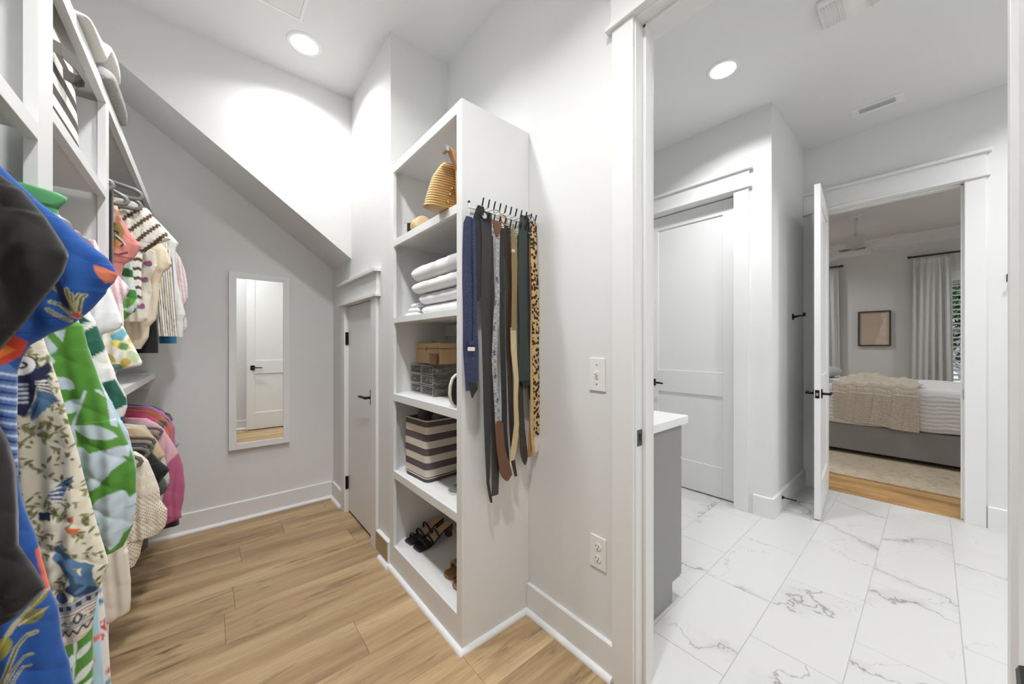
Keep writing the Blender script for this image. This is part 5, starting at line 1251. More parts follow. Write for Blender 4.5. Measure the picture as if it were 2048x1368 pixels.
def hanger(label, Y, rz, end, m, grp, xc=XC, thick=.0075, drop=.085):
    """flat hanger on a rod: hook, shoulders, rounded tips and lower bar"""
    e = onY(end[0], end[1], Y); ex, ez = e[0], e[2]; nz = rz-drop; ez = min(ez, nz-.03)
    lx = max(2*xc-ex, XL+.02)
    t = thing('clothes_hanger', label, 'hanger', (xc, Y, ez), grp)
    hk_ = [(xc+.019*math.cos(a)*1.0, Y, rz+.0145+.019*math.sin(a)-.0145+.0) for a in np.linspace(-.5, PI, 12)]
    hk_ = [(xc+.0165*math.cos(a), Y, rz+.0165*math.sin(a)) for a in np.linspace(PI*1.05, -.45*PI, 14)]
    hk_ += [(xc+.004, Y, rz-.03), (xc, Y, rz-.045), (xc, Y, nz)]
    MB().tube(hk_, .0022, 6).build('hook', CHROME, t, smooth=True)
    r = .012
    right = [(xc, Y, nz), (xc+.03, Y, nz-.004), (xc+(ex-xc)*.45, Y, nz+(ez-nz)*.42), (ex-.02, Y, ez+.012), (ex-.005, Y, ez+.002), (ex, Y, ez-r*.8), (ex-.006, Y, ez-1.8*r), (ex-.02, Y, ez-2.1*r)]
    lft = [(lx+.02, Y, ez-2.1*r), (lx+.006, Y, ez-1.8*r), (lx, Y, ez-r*.8), (lx+.005, Y, ez+.002), (lx+.02, Y, ez+.012), (xc+(lx-xc)*.45, Y, nz+(ez-nz)*.42), (xc-.03, Y, nz-.004)]
    MB().tube(right+lft, thick, 8, closed=True, flat=.55).build('shoulder_frame', m, t, smooth=True)
    return t
def hx(s): return tuple(int(s[i:i+2], 16) for i in (0, 2, 4))

# ---- near bay -----------------------------------------------------------------------------------------------------
BLKC = (38, 37, 36)
garment('black_jacket', 'black jacket with wide flared sleeve, foremost in the near hanging bay', 'jacket', GA, .80,
        [(-20, 335), (0, 348), (46, 381), (92, 434), (135, 501), (138, 512), (135, 522), (126, 547), (101, 584), (61, 632), (37, 661), (0, 698), (-14, 720), (-20, 800), (-4, 840), (18, 884), (31, 946), (34, 1022), (36, 1090), (67, 1134), (93, 1172), (54, 1212), (27, 1237), (0, 1254)],
        lambda p: p.fill(BLKC), NX=70, NZ=150, thick=.05, fold=(20, .017), neck=.16, vis=.32)
def paint_blue(p):
    p.fill((34, 84, 158))
    OL, OD, CR, NV = (138, 134, 74), (96, 96, 52), (205, 198, 158), (28, 40, 76)
    p.poly([(190, 532), (206, 536), (236, 548), (236, 556), (225, 566), (213, 568), (200, 555), (194, 545)], (222, 128, 96))
    p.poly([(-30, 672), (40, 672), (61, 684), (45, 712), (18, 728), (-30, 742)], (208, 72, 46))
    p.poly([(-30, 690), (20, 690), (40, 700), (0, 722), (-30, 730)], (226, 120, 60))
    p.poly([(-30, 742), (25, 726), (36, 740), (40, 860), (40, 950), (-30, 950)], (90, 120, 178))
    for k in range(16):
        v = 745+k*12; p.stroke([(-10, v+6), (12, v), (40, v+7)], 4, (36, 52, 98) if k % 2 else (196, 210, 226))
    for a, b, c in (((165, 592), (155, 605), (160, 632)), ((150, 590), (152, 612), (164, 636)), ((142, 582), (146, 604), (156, 632)), ((110, 606), (130, 612), (152, 634)), ((104, 620), (122, 632), (145, 642)), ((176, 592), (168, 598), (162, 624)), ((118, 580), (136, 592), (158, 636))):
        p.stroke([a, b, c], 6, CR); p.stroke([a, b, c], 3.2, OD)
    p.poly([(118, 572), (130, 566), (142, 600), (150, 628), (132, 612)], NV); p.disc((157, 631), 5, (206, 70, 90))
    z = lambda x, y: (x/5.515, 1120+y/5.515)
    for pts, w in (([(450, 710), (350, 740), (260, 840), (180, 1050), (100, 1230), (20, 1368), (-60, 1500)], 34), ([(405, 945), (320, 970), (240, 1060), (150, 1220), (60, 1400)], 26), ([(390, 1060), (310, 1080), (250, 1160), (190, 1280)], 24)):
        q = [z(*a) for a in pts]; p.stroke(q, w/5.5, CR); p.stroke(q, w/5.5*.6, OD)
    p.stroke([z(540, 300), z(450, 390), z(370, 470), z(240, 600), z(180, 690)], 8, (176, 168, 128))
    p.vein_leaf(z(545, 480), z(280, 620), 26, (128, 124, 62), CR); p.vein_leaf(z(545, 300), z(380, 470), 14, (128, 124, 62), CR)
    p.vein_leaf(z(170, 700), z(-10, 1040), 28, (150, 148, 66), (190, 186, 110)); p.vein_leaf(z(30, 1010), z(-120, 1190), 24, (186, 178, 140), OD)
    p.stroke([(78, 1095), (88, 1135), (97, 1172)], 5, (226, 96, 60))
garment('blue_dress', 'cobalt blue dress with olive botanical embroidery and coral flowers', 'dress', GA, .90,
        [(-24, 312), (0, 331), (31, 360), (77, 403), (123, 438), (172, 483), (215, 516), (227, 532), (236, 550), (228, 565), (215, 578), (212, 587), (184, 618), (160, 639), (138, 653), (100, 668), (61, 690), (45, 716), (36, 742), (36, 850), (38, 960), (49, 1007), (77, 1084), (84, 1115), (100, 1175), (116, 1215), (124, 1282), (137, 1323), (147, 1368), (156, 1420)],
        paint_blue, NX=210, NZ=480, thick=.05, fold=(24, .010), neck=.16, vis=.32)
CREAM = (226, 218, 196)
def paint_cream(p):
    p.fill(CREAM); rs = np.random.RandomState(5); OL = [(122, 122, 74), (98, 104, 60), (142, 140, 92)]
    k_ = p.mpp((120, 950))
    for k in range(560):
        u = rs.uniform(-20, 225); v = rs.uniform(560, 1270); a = rs.normal(.55, .45)*rs.choice([1, -1]); L = rs.uniform(13, 22); w = rs.uniform(3.6, 5.2)
        p.leaf((u, v), (u+L*math.cos(a), v+L*math.sin(a)), w, OL[k % 3]); p.leaf((u+L*.6, v+2), (u+L*.6+L*.7*math.cos(a+1.3), v+2+L*.7*math.sin(a+1.3)), w*.8, OL[(k+1) % 3])
    z3 = lambda x, y: (x/3.257, 700+y/3.257); NV = (38, 46, 74); BL = (88, 124, 156); DB = (54, 76, 110); W = (238, 234, 222)
    # toucan head, body and fanned wing
    p.poly([z3(150, 110), z3(240, 130), z3(330, 80), z3(350, 120), z3(270, 210), z3(240, 330), z3(190, 430), z3(150, 400), z3(120, 300), z3(100, 200)], NV)
    p.disc(z3(165, 100), 22, NV, .9); p.disc(z3(165, 98), 19, W, .9); p.disc(z3(165, 96), 7, NV, 1.2); p.disc(z3(160, 94), 4, W); p.disc(z3(176, 98), 2.4, W)
    for k in range(9):
        a = z3(235+k*4, 160+k*14); b = z3(340+k*5, 105+k*30); p.leaf(a, b, 9, NV)
        if k > 2: p.leaf(a, b, 4, W)
    for k in range(6): p.leaf(z3(130, 170+k*22), z3(100, 150+k*24), 5, W)
    for k in range(20): p.disc(z3(150+(k % 4)*16, 220+(k//4)*28), 2.6, (190, 200, 205))
    for k in range(7): p.leaf(z3(260+k*3, 260+k*8), z3(395-k*27, 330+k*21), 13, BL); p.leaf(z3(262+k*3, 262+k*8), z3(385-k*27, 328+k*21), 3.5, DB)
    # second bird wing
    for k in range(9): p.leaf(z3(325+k*3, 950-k*6), z3(500-k*10, 800+k*22), 11, BL if k % 2 else DB); 
    for k in range(5): p.leaf(z3(330, 880+k*18), z3(420+k*10, 840+k*32), 4, W)
    p.poly([z3(270, 1040), z3(350, 1035), z3(355, 1085), z3(275, 1090)], NV)
    p.poly([z3(470, 1065), z3(500, 1050), z3(500, 1090), z3(465, 1090)], (214, 106, 66)); p.poly([z3(448, 1120), z3(500, 1130), z3(545, 1145), z3(510, 1170), z3(460, 1150)], (214, 106, 66))
    z4 = lambda x, y: (x/3.717, 1000+y/3.717)
    for pts, w, c in (([(450, 320), (520, 380), (600, 450), (690, 470)], 9, BL), ([(455, 380), (540, 470), (600, 560), (640, 680)], 12, BL), ([(660, 480), (665, 560), (690, 640)], 14, BL), ([(470, 420), (560, 520), (590, 660)], 6, DB), ([(560, 600), (620, 640), (690, 650)], 16, DB), ([(600, 640), (640, 620)], 8, BL), ([(480, 660), (500, 700)], 12, DB)):
        p.stroke([z4(*q) for q in pts], w, c)
    # bordered hem
    def band(y0, y1, c): p.poly([z4(380, y0+25), z4(735, y0-80), z4(735, y1-80), z4(380, y1+25)], c)
    band(735, 1100, (224, 214, 198))
    dk = (44, 46, 60)
    for y, h in ((733, 6), (800, 5), (825, 8), (848, 4), (905, 5), (925, 6), (940, 4)): band(y, y+h, dk)
    band(745, 795, (150, 160, 172))
    for k in range(6):
        cx_ = 420+k*62; cy_ = 770+25-(cx_-380)*.296
        p.leaf(z4(cx_-16, cy_-18), z4(cx_+16, cy_+18), 5, dk); p.leaf(z4(cx_+16, cy_-18), z4(cx_-16, cy_+18), 5, dk)
    for k in range(5):
        cx_ = 440+k*64; cy_ = 885+25-(cx_-380)*.296
        p.leaf(z4(cx_-26, cy_+6), z4(cx_+26, cy_-8), 7, dk); p.leaf(z4(cx_-16, cy_+4), z4(cx_+16, cy_-5), 3, (170, 190, 196))
    p.leaf(z4(600, 790), z4(602, 870), 11, dk); p.leaf(z4(600, 805), z4(602, 855), 5, (214, 206, 192))
    for k in range(5):
        cx_ = 450+k*60; cy_ = 965+25-(cx_-380)*.296
        p.stroke([z4(cx_-28, cy_+22), z4(cx_, cy_-24), z4(cx_+28, cy_+12)], 2.6, dk)
garment('cream_dress', 'cream dress with olive leaves, navy birds and a bordered hem', 'dress', GA, 1.00,
        [(40, 560), (75, 640), (95, 700), (117, 761), (135, 829), (160, 915), (172, 970), (196, 1056), (212, 1108), (217, 1129), (207, 1155), (198, 1175), (190, 1220), (183, 1257), (175, 1266)],
        paint_cream, NX=230, NZ=460, thick=.05, fold=(30, .011), neck=.12, vis=.38)
GR, LB = (84, 142, 52), (192, 206, 214)
def paint_green(p):
    p.fill(GR); z2 = lambda x, y: (x/3.257, 320+y/3.257); z3 = lambda x, y: (x/3.257, 700+y/3.257); z4 = lambda x, y: (x/3.717, 1000+y/3.717)
    p.poly([z2(250, 1120), z2(330, 1135), z2(360, 1180), z2(395, 1225), z2(385, 1250), z2(345, 1270), z2(380, 1310), z2(340, 1368), z2(280, 1400)], LB)
    p.poly([z2(370, 1120), z2(445, 1105), z2(425, 1190)], LB)
    p.poly([z3(330, 0), z3(385, 70), z3(350, 120), z3(300, 60)], LB); p.leaf(z3(350, 175), z3(505, 248), 22, LB); p.leaf(z3(410, 410), z3(548, 315), 24, LB)
    p.stroke([z3(570, 265), z3(530, 380), z3(488, 490), z3(500, 560), z3(502, 630)], 4, LB); p.leaf(z3(488, 488), z3(775, 560), 26, LB); p.leaf(z3(440, 520), z3(492, 485), 10, LB)
    p.poly([z3(620, 252), z3(660, 255), z3(690, 305)], LB); p.poly([z3(700, 320), z3(745, 345), z3(770, 500), z3(730, 480)], LB)
    p.poly([z3(490, 625), z3(560, 625), z3(600, 660), z3(680, 640), z3(760, 620), z3(850, 615), z3(845, 700), z3(790, 735), z3(740, 765), z3(720, 800), z3(680, 830), z3(660, 870), z3(590, 905), z3(560, 920), z3(530, 800)], LB)
    p.poly([z3(590, 1040), z3(640, 960), z3(720, 915), z3(820, 900), z3(850, 950), z3(905, 915), z3(905, 1080), z3(850, 1150), z3(810, 1180), z3(780, 1240), z3(730, 1275), z3(690, 1240), z3(650, 1160), z3(625, 1110)], LB)
    p.poly([z3(600, 1070), z3(665, 1110), z3(640, 1130)], GR)
    p.poly([z3(800, 680), z3(850, 690), z3(845, 720)], GR)
    # lower skirt: white frond leaves
    W = (222, 230, 228)
    for a, b, w in (((520, 1230), (560, 1100), 13), ((590, 1140), (680, 1030), 15), ((580, 1320), (690, 1180), 16), ((530, 1368), (560, 1260), 10), ((600, 1400), (690, 1300), 14), ((575, 980), (585, 1090), 5)): p.leaf(z4(*a), z4(*b), w, W)
    p.stroke([z4(580, 1000), z4(575, 1150), z4(555, 1400)], 2.5, W)
garment('green_dress', 'green dress with large pale blue leaves and puffed gathered sleeve', 'dress', GA, 1.10,
        [(60, 430), (89, 560), (150, 640), (166, 652), (178, 700), (209, 786), (233, 838), (255, 884), (268, 915), (273, 940), (272, 1007), (266, 1050), (255, 1075), (246, 1094), (210, 1104), (188, 1112), (186, 1200), (187, 1368), (190, 1430)],
        paint_green, NX=200, NZ=420, thick=.05, fold=(28, .011), neck=.12, vis=.42)
garment('teal_green_blouse', 'plain green blouse shoulder on a grey hanger beside the first upright', 'blouse', GA, 1.15,
        [(46, 366), (90, 377), (118, 387), (137, 396), (130, 408), (118, 416), (118, 430), (112, 500), (110, 620)], lambda p: p.fill((96, 168, 112)), NX=30, NZ=40, thick=.02, neck=.10)
RA = RODS['A'][2]
for lab, Y, e in (('grey hanger carrying the black jacket', .80, (10, 392)), ('grey hanger carrying the cobalt blue dress', .90, (20, 385)), ('grey hanger carrying the cream bird-print dress', 1.00, (40, 470)), ('grey hanger carrying the green leaf dress', 1.10, (50, 440)), ('grey hanger carrying the plain green blouse', 1.128, (138, 390))):
    hanger(lab, Y, RA, e, HANGER2, 'hangers in the near bay')
# ---- middle bay ---------------------------------------------------------------------------------------------------
def paint_dots(p):
    p.fill((172, 205, 222)); rs = np.random.RandomState(9)
    for k in range(300): p.leaf_m((rs.uniform(-.5, 0), rs.uniform(.3, 1.3)), rs.uniform(0, 3), .022, .014, (232, 118, 108) if k % 3 else (236, 236, 232))
garment('pale_blue_dress', 'pale blue dress with coral brush dots, behind the green leaf dress', 'dress', GB, 1.32,
        [(150, 620), (200, 760), (243, 841), (255, 860), (264, 895), (273, 932), (266, 960), (235, 1010), (205, 1100), (196, 1180), (199, 1240), (205, 1300), (210, 1368), (213, 1420)], paint_dots, NX=80, NZ=150, thick=.05, fold=(30, .008))
def paint_letters(p):
    p.fill((232, 226, 218)); z8 = lambda x, y: (x/5.515, 1120+y/5.515); RD, BU = (196, 78, 56), (70, 128, 176)
    p.poly([z8(1000, 430), z8(1150, 415), z8(1150, 470), z8(1000, 490)], BU); p.poly([z8(1000, 320), z8(1140, 290), z8(1140, 340), z8(1000, 390)], (130, 178, 214))
    p.stroke([z8(1085, 690), z8(1120, 655), z8(1170, 635), z8(1150, 720), z8(1185, 770)], 3.6, RD); p.stroke([z8(1110, 700), z8(1155, 735)], 3, RD)
    p.stroke([z8(1105, 795), z8(1150, 800), z8(1135, 850), z8(1115, 875)], 3.6, RD); p.stroke([z8(1180, 1220), z8(1200, 1180)], 4, (222, 140, 104)); p.stroke([z8(1205, 1225), z8(1222, 1180)], 4, RD)
    for k in range(6): p.stroke([z8(1165, 1300+k*22), z8(1240, 1270+k*22)], 2, BU)
    p.stroke([z8(1040, 580), z8(1075, 560)], 2.4, (90, 96, 170)); p.stroke([z8(1050, 770), z8(1090, 715)], 2.4, (90, 96, 170))
garment('lettered_dress', 'white dress with red and blue hand-drawn lettering at its hem', 'dress', GB, 1.40,
        [(140, 700), (180, 900), (198, 1050), (204, 1180), (210, 1230), (217, 1290), (222, 1368), (226, 1430)], paint_letters, NX=110, NZ=160, thick=.045, fold=(30, .007))
def paint_petal(p):
    p.fill((236, 234, 226)); z2 = lambda x, y: (x/3.257, 320+y/3.257); z3 = lambda x, y: (x/3.257, 700+y/3.257); DG = (40, 98, 78)
    p.poly([z2(500, 1000), z2(530, 1010), z2(600, 1055), z2(520, 1070)], DG); p.poly([z2(530, 1130), z2(635, 1075), z2(695, 1225), z2(600, 1290), z2(560, 1200)], DG)
    p.poly([z3(560, 0), z3(690, 0), z3(590, 55)], DG); p.poly([z3(645, 215), z3(755, 190), z3(800, 270), z3(845, 350), z3(755, 385), z3(740, 330), z3(690, 290)], DG); p.poly([z3(750, 460), z3(850, 400), z3(850, 480), z3(780, 500)], DG); p.poly([z3(690, 300), z3(740, 340), z3(730, 400)], DG)
garment('petal_blouse', 'white blouse with large dark green petals, between the leaf dress and floral top', 'blouse', GB, 1.475,
        [(120, 470), (165, 600), (190, 640), (205, 680), (222, 728), (227, 735), (235, 761), (253, 792), (255, 814), (245, 845), (238, 860), (225, 900), (215, 960)], paint_petal, NX=120, NZ=140, thick=.04, fold=(30, .008))
garment('white_blouse', 'plain white cap-sleeve blouse behind the cobalt blue sleeve', 'blouse', GB, 1.545,
        [(110, 420), (150, 462), (185, 496), (205, 530), (222, 580), (240, 625), (246, 646), (240, 658), (222, 664), (205, 668), (200, 760)], lambda p: p.fill((240, 240, 240)), NX=50, NZ=70, thick=.035, fold=(30, .007))
def paint_floral(p):
    p.fill((238, 236, 222)); rs = np.random.RandomState(3); z2 = lambda x, y: (x/3.257, 320+y/3.257)
    p.poly([z2(720, 1150), z2(800, 1095), z2(835, 1130), z2(800, 1180), z2(750, 1190)], (120, 186, 206))
    for c, a, b, w in (((232, 214, 110), (720, 1180), (860, 1230), 16), ((108, 150, 96), (790, 1190), (830, 1240), 14), ((206, 168, 78), (800, 1350), (850, 1280), 14), ((96, 136, 108), (740, 1330), (800, 1368), 14), ((214, 190, 100), (710, 1260), (760, 1320), 8), ((200, 214, 170), (840, 1240), (900, 1320), 16), ((120, 176, 190), (735, 1350), (770, 1380), 10), ((224, 200, 96), (840, 1150), (880, 1200), 9)): p.leaf(z2(*a), z2(*b), w, c)
garment('floral_top', 'white top with loose yellow, teal and green flowers above the middle bay', 'blouse', GB, 1.69,
        [(170, 520), (220, 640), (248, 654), (257, 672), (272, 700), (285, 724), (283, 731), (262, 735), (245, 738), (235, 742), (225, 760)], paint_floral, NX=90, NZ=110, thick=.04, fold=(30, .008))
def paint_pinkst(p):
    p.fill((240, 232, 232)); m = np.sin((p.X*1.0+p.Z*.12)*2*PI/.016) > .1; p.paint(m, (226, 172, 182))
garment('pink_stripe_shirt', 'pink and white striped shirt beside the second upright', 'shirt', GB, 1.768,
        [(190, 480), (215, 530), (238, 552), (250, 566), (261, 578), (252, 592), (246, 606), (248, 640), (247, 700)], paint_pinkst, NX=140, NZ=70, thick=.035, fold=(30, .008))
def paint_sheer(p):
    p.fill((226, 216, 200)); p.stroke([(200, 1176), (270, 1158)], 2, (206, 194, 176))
garment('beige_slip_dress', 'long sheer beige slip dress hanging lowest in the middle bay', 'dress', GB, 1.622,
        [(180, 640), (215, 900), (243, 1040), (256, 1100), (262, 1161), (262, 1200), (260, 1222), (240, 1234), (223, 1243)], paint_sheer, NX=50, NZ=90, thick=.03, fold=(34, .006))
RB = RODS['B'][2]
for lab, Y, e in (('grey hanger of the pale blue dotted dress', 1.32, (140, 470)), ('grey hanger of the lettered white dress', 1.40, (150, 470)), ('grey hanger of the petal blouse', 1.475, (160, 470)), ('grey hanger of the plain white blouse', 1.545, (176, 482)), ('grey hanger of the beige slip dress', 1.622, (180, 484)), ('grey hanger of the floral top', 1.69, (186, 482)), ('grey hanger of the pink striped shirt', 1.768, (198, 482))):
    hanger(lab, Y, RB, e, HANGER2, 'hangers in the middle bay')
# ---- upper far rod ------------------------------------------------------------------------------------------------
def solidc(c): return lambda p: p.fill(c)
garment('black_camisole', 'black camisole hanging first beside the second upright on the upper rod', 'top', GU, 1.925, [(214, 366), (222, 372), (227, 384), (227, 500), (227, 600), (220, 640)], solidc((38, 36, 36)), NX=30, NZ=40, thick=.03, fold=(30, .003))
def paint_scarf(p):
    p.fill((222, 140, 132)); z = lambda x, y: (200+x/3.42, 320+y/3.42); GO, OR, BK, CRm = (150, 124, 74), (216, 150, 58), (58, 46, 44), (228, 214, 192)
    p.poly([z(60, 260), z(100, 260), z(130, 290), z(110, 420), z(90, 500), z(60, 560)], (232, 200, 176))
    p.poly([z(120, 290), z(190, 280), z(240, 320), z(230, 400), z(170, 400), z(130, 380)], GO); p.poly([z(185, 300), z(240, 310), z(235, 350), z(180, 390), z(130, 385)], OR); p.poly([z(190, 345), z(240, 345), z(236, 355), z(188, 352)], BK); p.poly([z(180, 370), z(225, 370), z(222, 400), z(185, 402)], CRm)
    p.poly([z(90, 430), z(140, 430), z(175, 500), z(150, 560), z(110, 610), z(75, 620)], GO); p.stroke([z(100, 440), z(90, 490), z(130, 500), z(120, 540), z(170, 580), z(150, 600)], 3, BK); p.stroke([z(115, 520), z(160, 560), z(180, 590)], 2.5, CRm); p.poly([z(80, 560), z(130, 555), z(140, 610), z(80, 640)], (206, 142, 62)); p.stroke([z(90, 650), z(140, 655), z(190, 640)], 3, BK)
    p.stroke([z(170, 400), z(235, 500), z(285, 590)], 1.6, (196, 112, 110))
garment('scarf_print_shirt', 'coral pink shirt with gold and orange baroque scarf print', 'shirt', GU, 2.02, [(232, 402), (241, 432), (262, 468), (279, 488), (283, 493), (268, 518), (250, 528), (244, 545), (236, 600), (232, 640)], paint_scarf, NX=110, NZ=130, thick=.045, fold=(30, .005))
def paint_leafy(p):
    p.fill((206, 222, 214)); rs = np.random.RandomState(4)
    for k in range(60): p.leaf_m((rs.uniform(-.5, -.1), rs.uniform(1.4, 2.0)), rs.uniform(-1.3, 1.3), .07, .035, [(62, 132, 62), (48, 104, 60), (96, 158, 70)][k % 3])
    for k in range(12): p.leaf_m((rs.uniform(-.5, -.1), rs.uniform(1.4, 2.0)), rs.uniform(-1, 1), .06, .03, (110, 112, 110))
garment('leaf_print_blouse', 'pale blouse with green tropical leaves beside the coral scarf shirt', 'blouse', GU, 2.10, [(240, 440), (255, 505), (264, 520), (268, 563), (278, 608), (270, 624), (258, 631), (250, 640)], paint_leafy, NX=80, NZ=90, thick=.04, fold=(34, .007))
def paint_wavy(p):
    p.fill((236, 232, 222)); f = p.Z*.9+.42*(p.X+.3)*(p.Z > 1.66)*0+.004*np.sin(p.X*2*PI/.02)
    up = p.Z > p.xz((300, 500))[1]
    d = np.where(up, (p.Z*.62-p.X*.78)+.0022*np.sin((p.X+p.Z)*2*PI/.020), p.Z+.0022*np.sin(p.X*2*PI/.02))
    m = (np.mod(d, .040) < .013); p.paint(m, (96, 78, 58))
garment('wavy_stripe_shirt', 'white shirt with wavy brown stripes and short sleeve', 'shirt', GU, 2.19, [(285, 410), (299, 421), (317, 446), (340, 474), (342, 479), (330, 484), (314, 489), (300, 498), (286, 508), (283, 540), (283, 592), (280, 610)], paint_wavy, NX=130, NZ=150, thick=.045, fold=(30, .004))
def paint_emb(p):
    p.fill((236, 228, 212)); z = lambda x, y: (200+x/3.42, 320+y/3.42)
    for q in ((330, 715), (305, 825), (265, 945), (283, 1005)):
        p.disc(z(*q), 5, (120, 120, 176), 1.2); p.disc(z(q[0]+12, q[1]-12), 3, (206, 80, 84)); p.disc(z(q[0]-14, q[1]-8), 2.4, (196, 96, 110))
garment('embroidered_jacket', 'cream cropped jacket with small embroidered baskets', 'jacket', GU, 2.29, [(280, 470), (292, 498), (305, 499), (311, 503), (314, 533), (308, 548), (301, 560), (305, 583), (300, 612), (296, 637), (288, 644)], paint_emb, NX=110, NZ=120, thick=.045, fold=(30, .006))
garment('tan_shirt', 'light tan button shirt between the embroidered jacket and pinstripe shirt', 'shirt', GU, 2.38, [(310, 470), (334, 500), (345, 530), (338, 538), (327, 545), (320, 565), (317, 600), (312, 640), (300, 652), (297, 676), (282, 698)], solidc((232, 216, 190)), NX=50, NZ=70, thick=.045, fold=(30, .007))
garment('black_skirt', 'black garment whose hem hangs lowest on the upper rod', 'skirt', GU, 2.46, [(290, 470), (312, 600), (318, 680), (318, 706)], solidc((34, 33, 34)), NX=40, NZ=50, thick=.04, fold=(30, .005))
def paint_pin(p):
    p.fill((236, 230, 216)); p.paint(np.mod(p.X+.06*p.Z, .0085) < .0024, (96, 84, 74))
garment('pinstripe_shirt', 'cream shirt with thin dark vertical pinstripes', 'shirt', GU, 2.55, [(320, 460), (340, 500), (345, 545), (350, 600), (353, 640), (354, 673)], paint_pin, NX=240, NZ=60, thick=.045, fold=(34, .007))
garment('blue_blouse', 'teal blue top whose hem shows beneath the pinstripe shirt', 'top', GU, 2.66, [(325, 470), (345, 520), (350, 600), (354, 670), (354, 687)], solidc((44, 112, 146)), NX=40, NZ=50, thick=.04, fold=(30, .006))
garment('white_shirt', 'plain white shirt with flared cap sleeve on the upper rod', 'shirt', GU, 2.77, [(310, 436), (330, 456), (350, 478), (358, 487), (352, 497), (350, 520), (357, 570), (366, 610), (372, 630), (368, 640), (366, 674)], solidc((240, 237, 230)), NX=50, NZ=70, thick=.045, fold=(34, .007))
def paint_pinkpin(p):
    p.fill((240, 226, 226)); p.paint(np.mod(p.X+.1*p.Z, .014) < .005, (224, 186, 192))
garment('pink_pinstripe_blouse', 'pale pink striped blouse with gathered sleeve, towards the back wall', 'blouse', GU, 2.90, [(330, 470), (350, 500), (361, 516), (370, 540), (375, 565), (376, 596), (368, 612), (362, 630), (360, 660)], paint_pinkpin, NX=140, NZ=70, thick=.045, fold=(30, .006))
def paint_bw(p):
    p.fill((232, 230, 226)); rs = np.random.RandomState(8)
    for k in range(120): p.leaf_m((rs.uniform(-.4, 0), rs.uniform(1.2, 2)), rs.uniform(0, 3), .04, .012, (120, 122, 126))
garment('grey_print_blouse', 'white blouse with grey brush print, last before the back wall on the upper rod', 'blouse', GU, 3.03, [(330, 480), (345, 520), (352, 580), (362, 610), (374, 640), (375, 655), (370, 664), (360, 662)], paint_bw, NX=70, NZ=70, thick=.04, fold=(30, .006))
garment('charcoal_jacket', 'dark grey jacket shoulder against the back wall on the upper rod', 'jacket', GU, 3.16, [(336, 466), (346, 480), (352, 496), (350, 560), (348, 640)], solidc((112, 112, 112)), NX=40, NZ=50, thick=.04, fold=(30, .006))
RU = RODS['U'][2]
for lab, Y, e in (('grey hanger of the black camisole', 1.928, (226, 366)), ('grey hanger of the coral scarf-print shirt', 2.02, (255, 398)), ('grey hanger of the leaf-print blouse', 2.10, (284, 388)), ('grey hanger of the wavy striped shirt', 2.19, (282, 408)), ('grey hanger of the embroidered jacket', 2.29, (290, 418)), ('grey hanger of the light tan shirt', 2.38, (294, 420)), ('grey hanger of the black skirt', 2.46, (288, 400)), ('grey hanger of the pinstripe shirt', 2.55, (301, 420)), ('grey hanger of the teal blue top', 2.66, (305, 420)), ('grey hanger of the plain white shirt', 2.77, (300, 420)), ('grey hanger of the pale pink striped blouse', 2.90, (306, 424)), ('grey hanger of the grey print blouse', 3.03, (310, 430)), ('grey hanger of the dark grey jacket', 3.16, (318, 440))):
    hanger(lab, Y-.034, RU, e, HANGER2, 'hangers on the upper far rod')
# ---- lower far rod ------------------------------------------------------------------------------------------------
def paint_crochet(p):
    p.fill((232, 222, 204)); k = p.xz((300, 985))[1]; low = p.Z < k
    holes = (np.sin(p.X*2*PI/.011+2*np.sin(p.Z*60))*np.sin(p.Z*2*PI/.014+3*np.sin(p.X*50)) > .5) & low; p.paint(holes, (168, 150, 126))
    for v in (960, 984): 
        z = p.xz((300, v))[1]; p.paint((np.abs(p.Z-z-.25*(p.X+.3)) < .007) & (np.sin(p.X*2*PI/.012) > -.4), (242, 236, 222))
garment('crochet_cardigan', 'cream crochet cardigan with scalloped sleeve on the lower rod', 'cardigan', GL, 2.00, [(272, 903), (284, 910), (296, 920), (308, 948), (319, 977), (321, 1000), (335, 1018), (334, 1040), (331, 1052), (319, 1066), (300, 1072), (288, 1074), (284, 1090), (280, 1110), (270, 1130)], paint_crochet, NX=200, NZ=240, thick=.05, fold=(30, .005), vis=.42)
garment('black_knit_top', 'black knit top with gathered short sleeve on the lower rod', 'top', GL, 2.14, [(290, 892), (304, 904), (322, 924), (338, 935), (340, 940), (330, 952), (318, 966), (306, 984), (304, 1050)], solidc((40, 40, 42)), NX=50, NZ=60, thick=.05, fold=(30, .006))
garment('charcoal_knit_top', 'charcoal knit top behind the black one on the lower rod', 'top', GL, 2.24, [(290, 886), (318, 940), (330, 958), (337, 973), (330, 986), (316, 994), (304, 1010), (298, 1060), (299, 1092), (288, 1101)], solidc((86, 92, 92)), NX=50, NZ=60, thick=.045, fold=(30, .005))
garment('tan_cardigan', 'tan cardigan shoulder on the lower rod', 'cardigan', GL, 2.38, [(280, 853), (298, 862), (314, 880), (326, 902), (330, 912), (322, 918), (322, 960), (320, 1010)], solidc((214, 190, 154)), NX=40, NZ=50, thick=.045, fold=(30, .004))
garment('mint_top', 'pale grey-green top glimpsed between tan cardigan and pink sweater', 'top', GL, 2.50, [(290, 850), (320, 890), (334, 930), (340, 955), (338, 968), (328, 980), (320, 1040)], solidc((198, 206, 202)), NX=40, NZ=50, thick=.04, fold=(30, .004))
def paint_pinksw(p):
    p.fill((196, 104, 142)); p.poly([(250, 780), (380, 780), (380, 898), (357, 905), (336, 924), (325, 936), (250, 960)], (232, 184, 192)); p.poly([(200, 1036), (400, 1030), (400, 1080), (200, 1080)], (176, 88, 122))
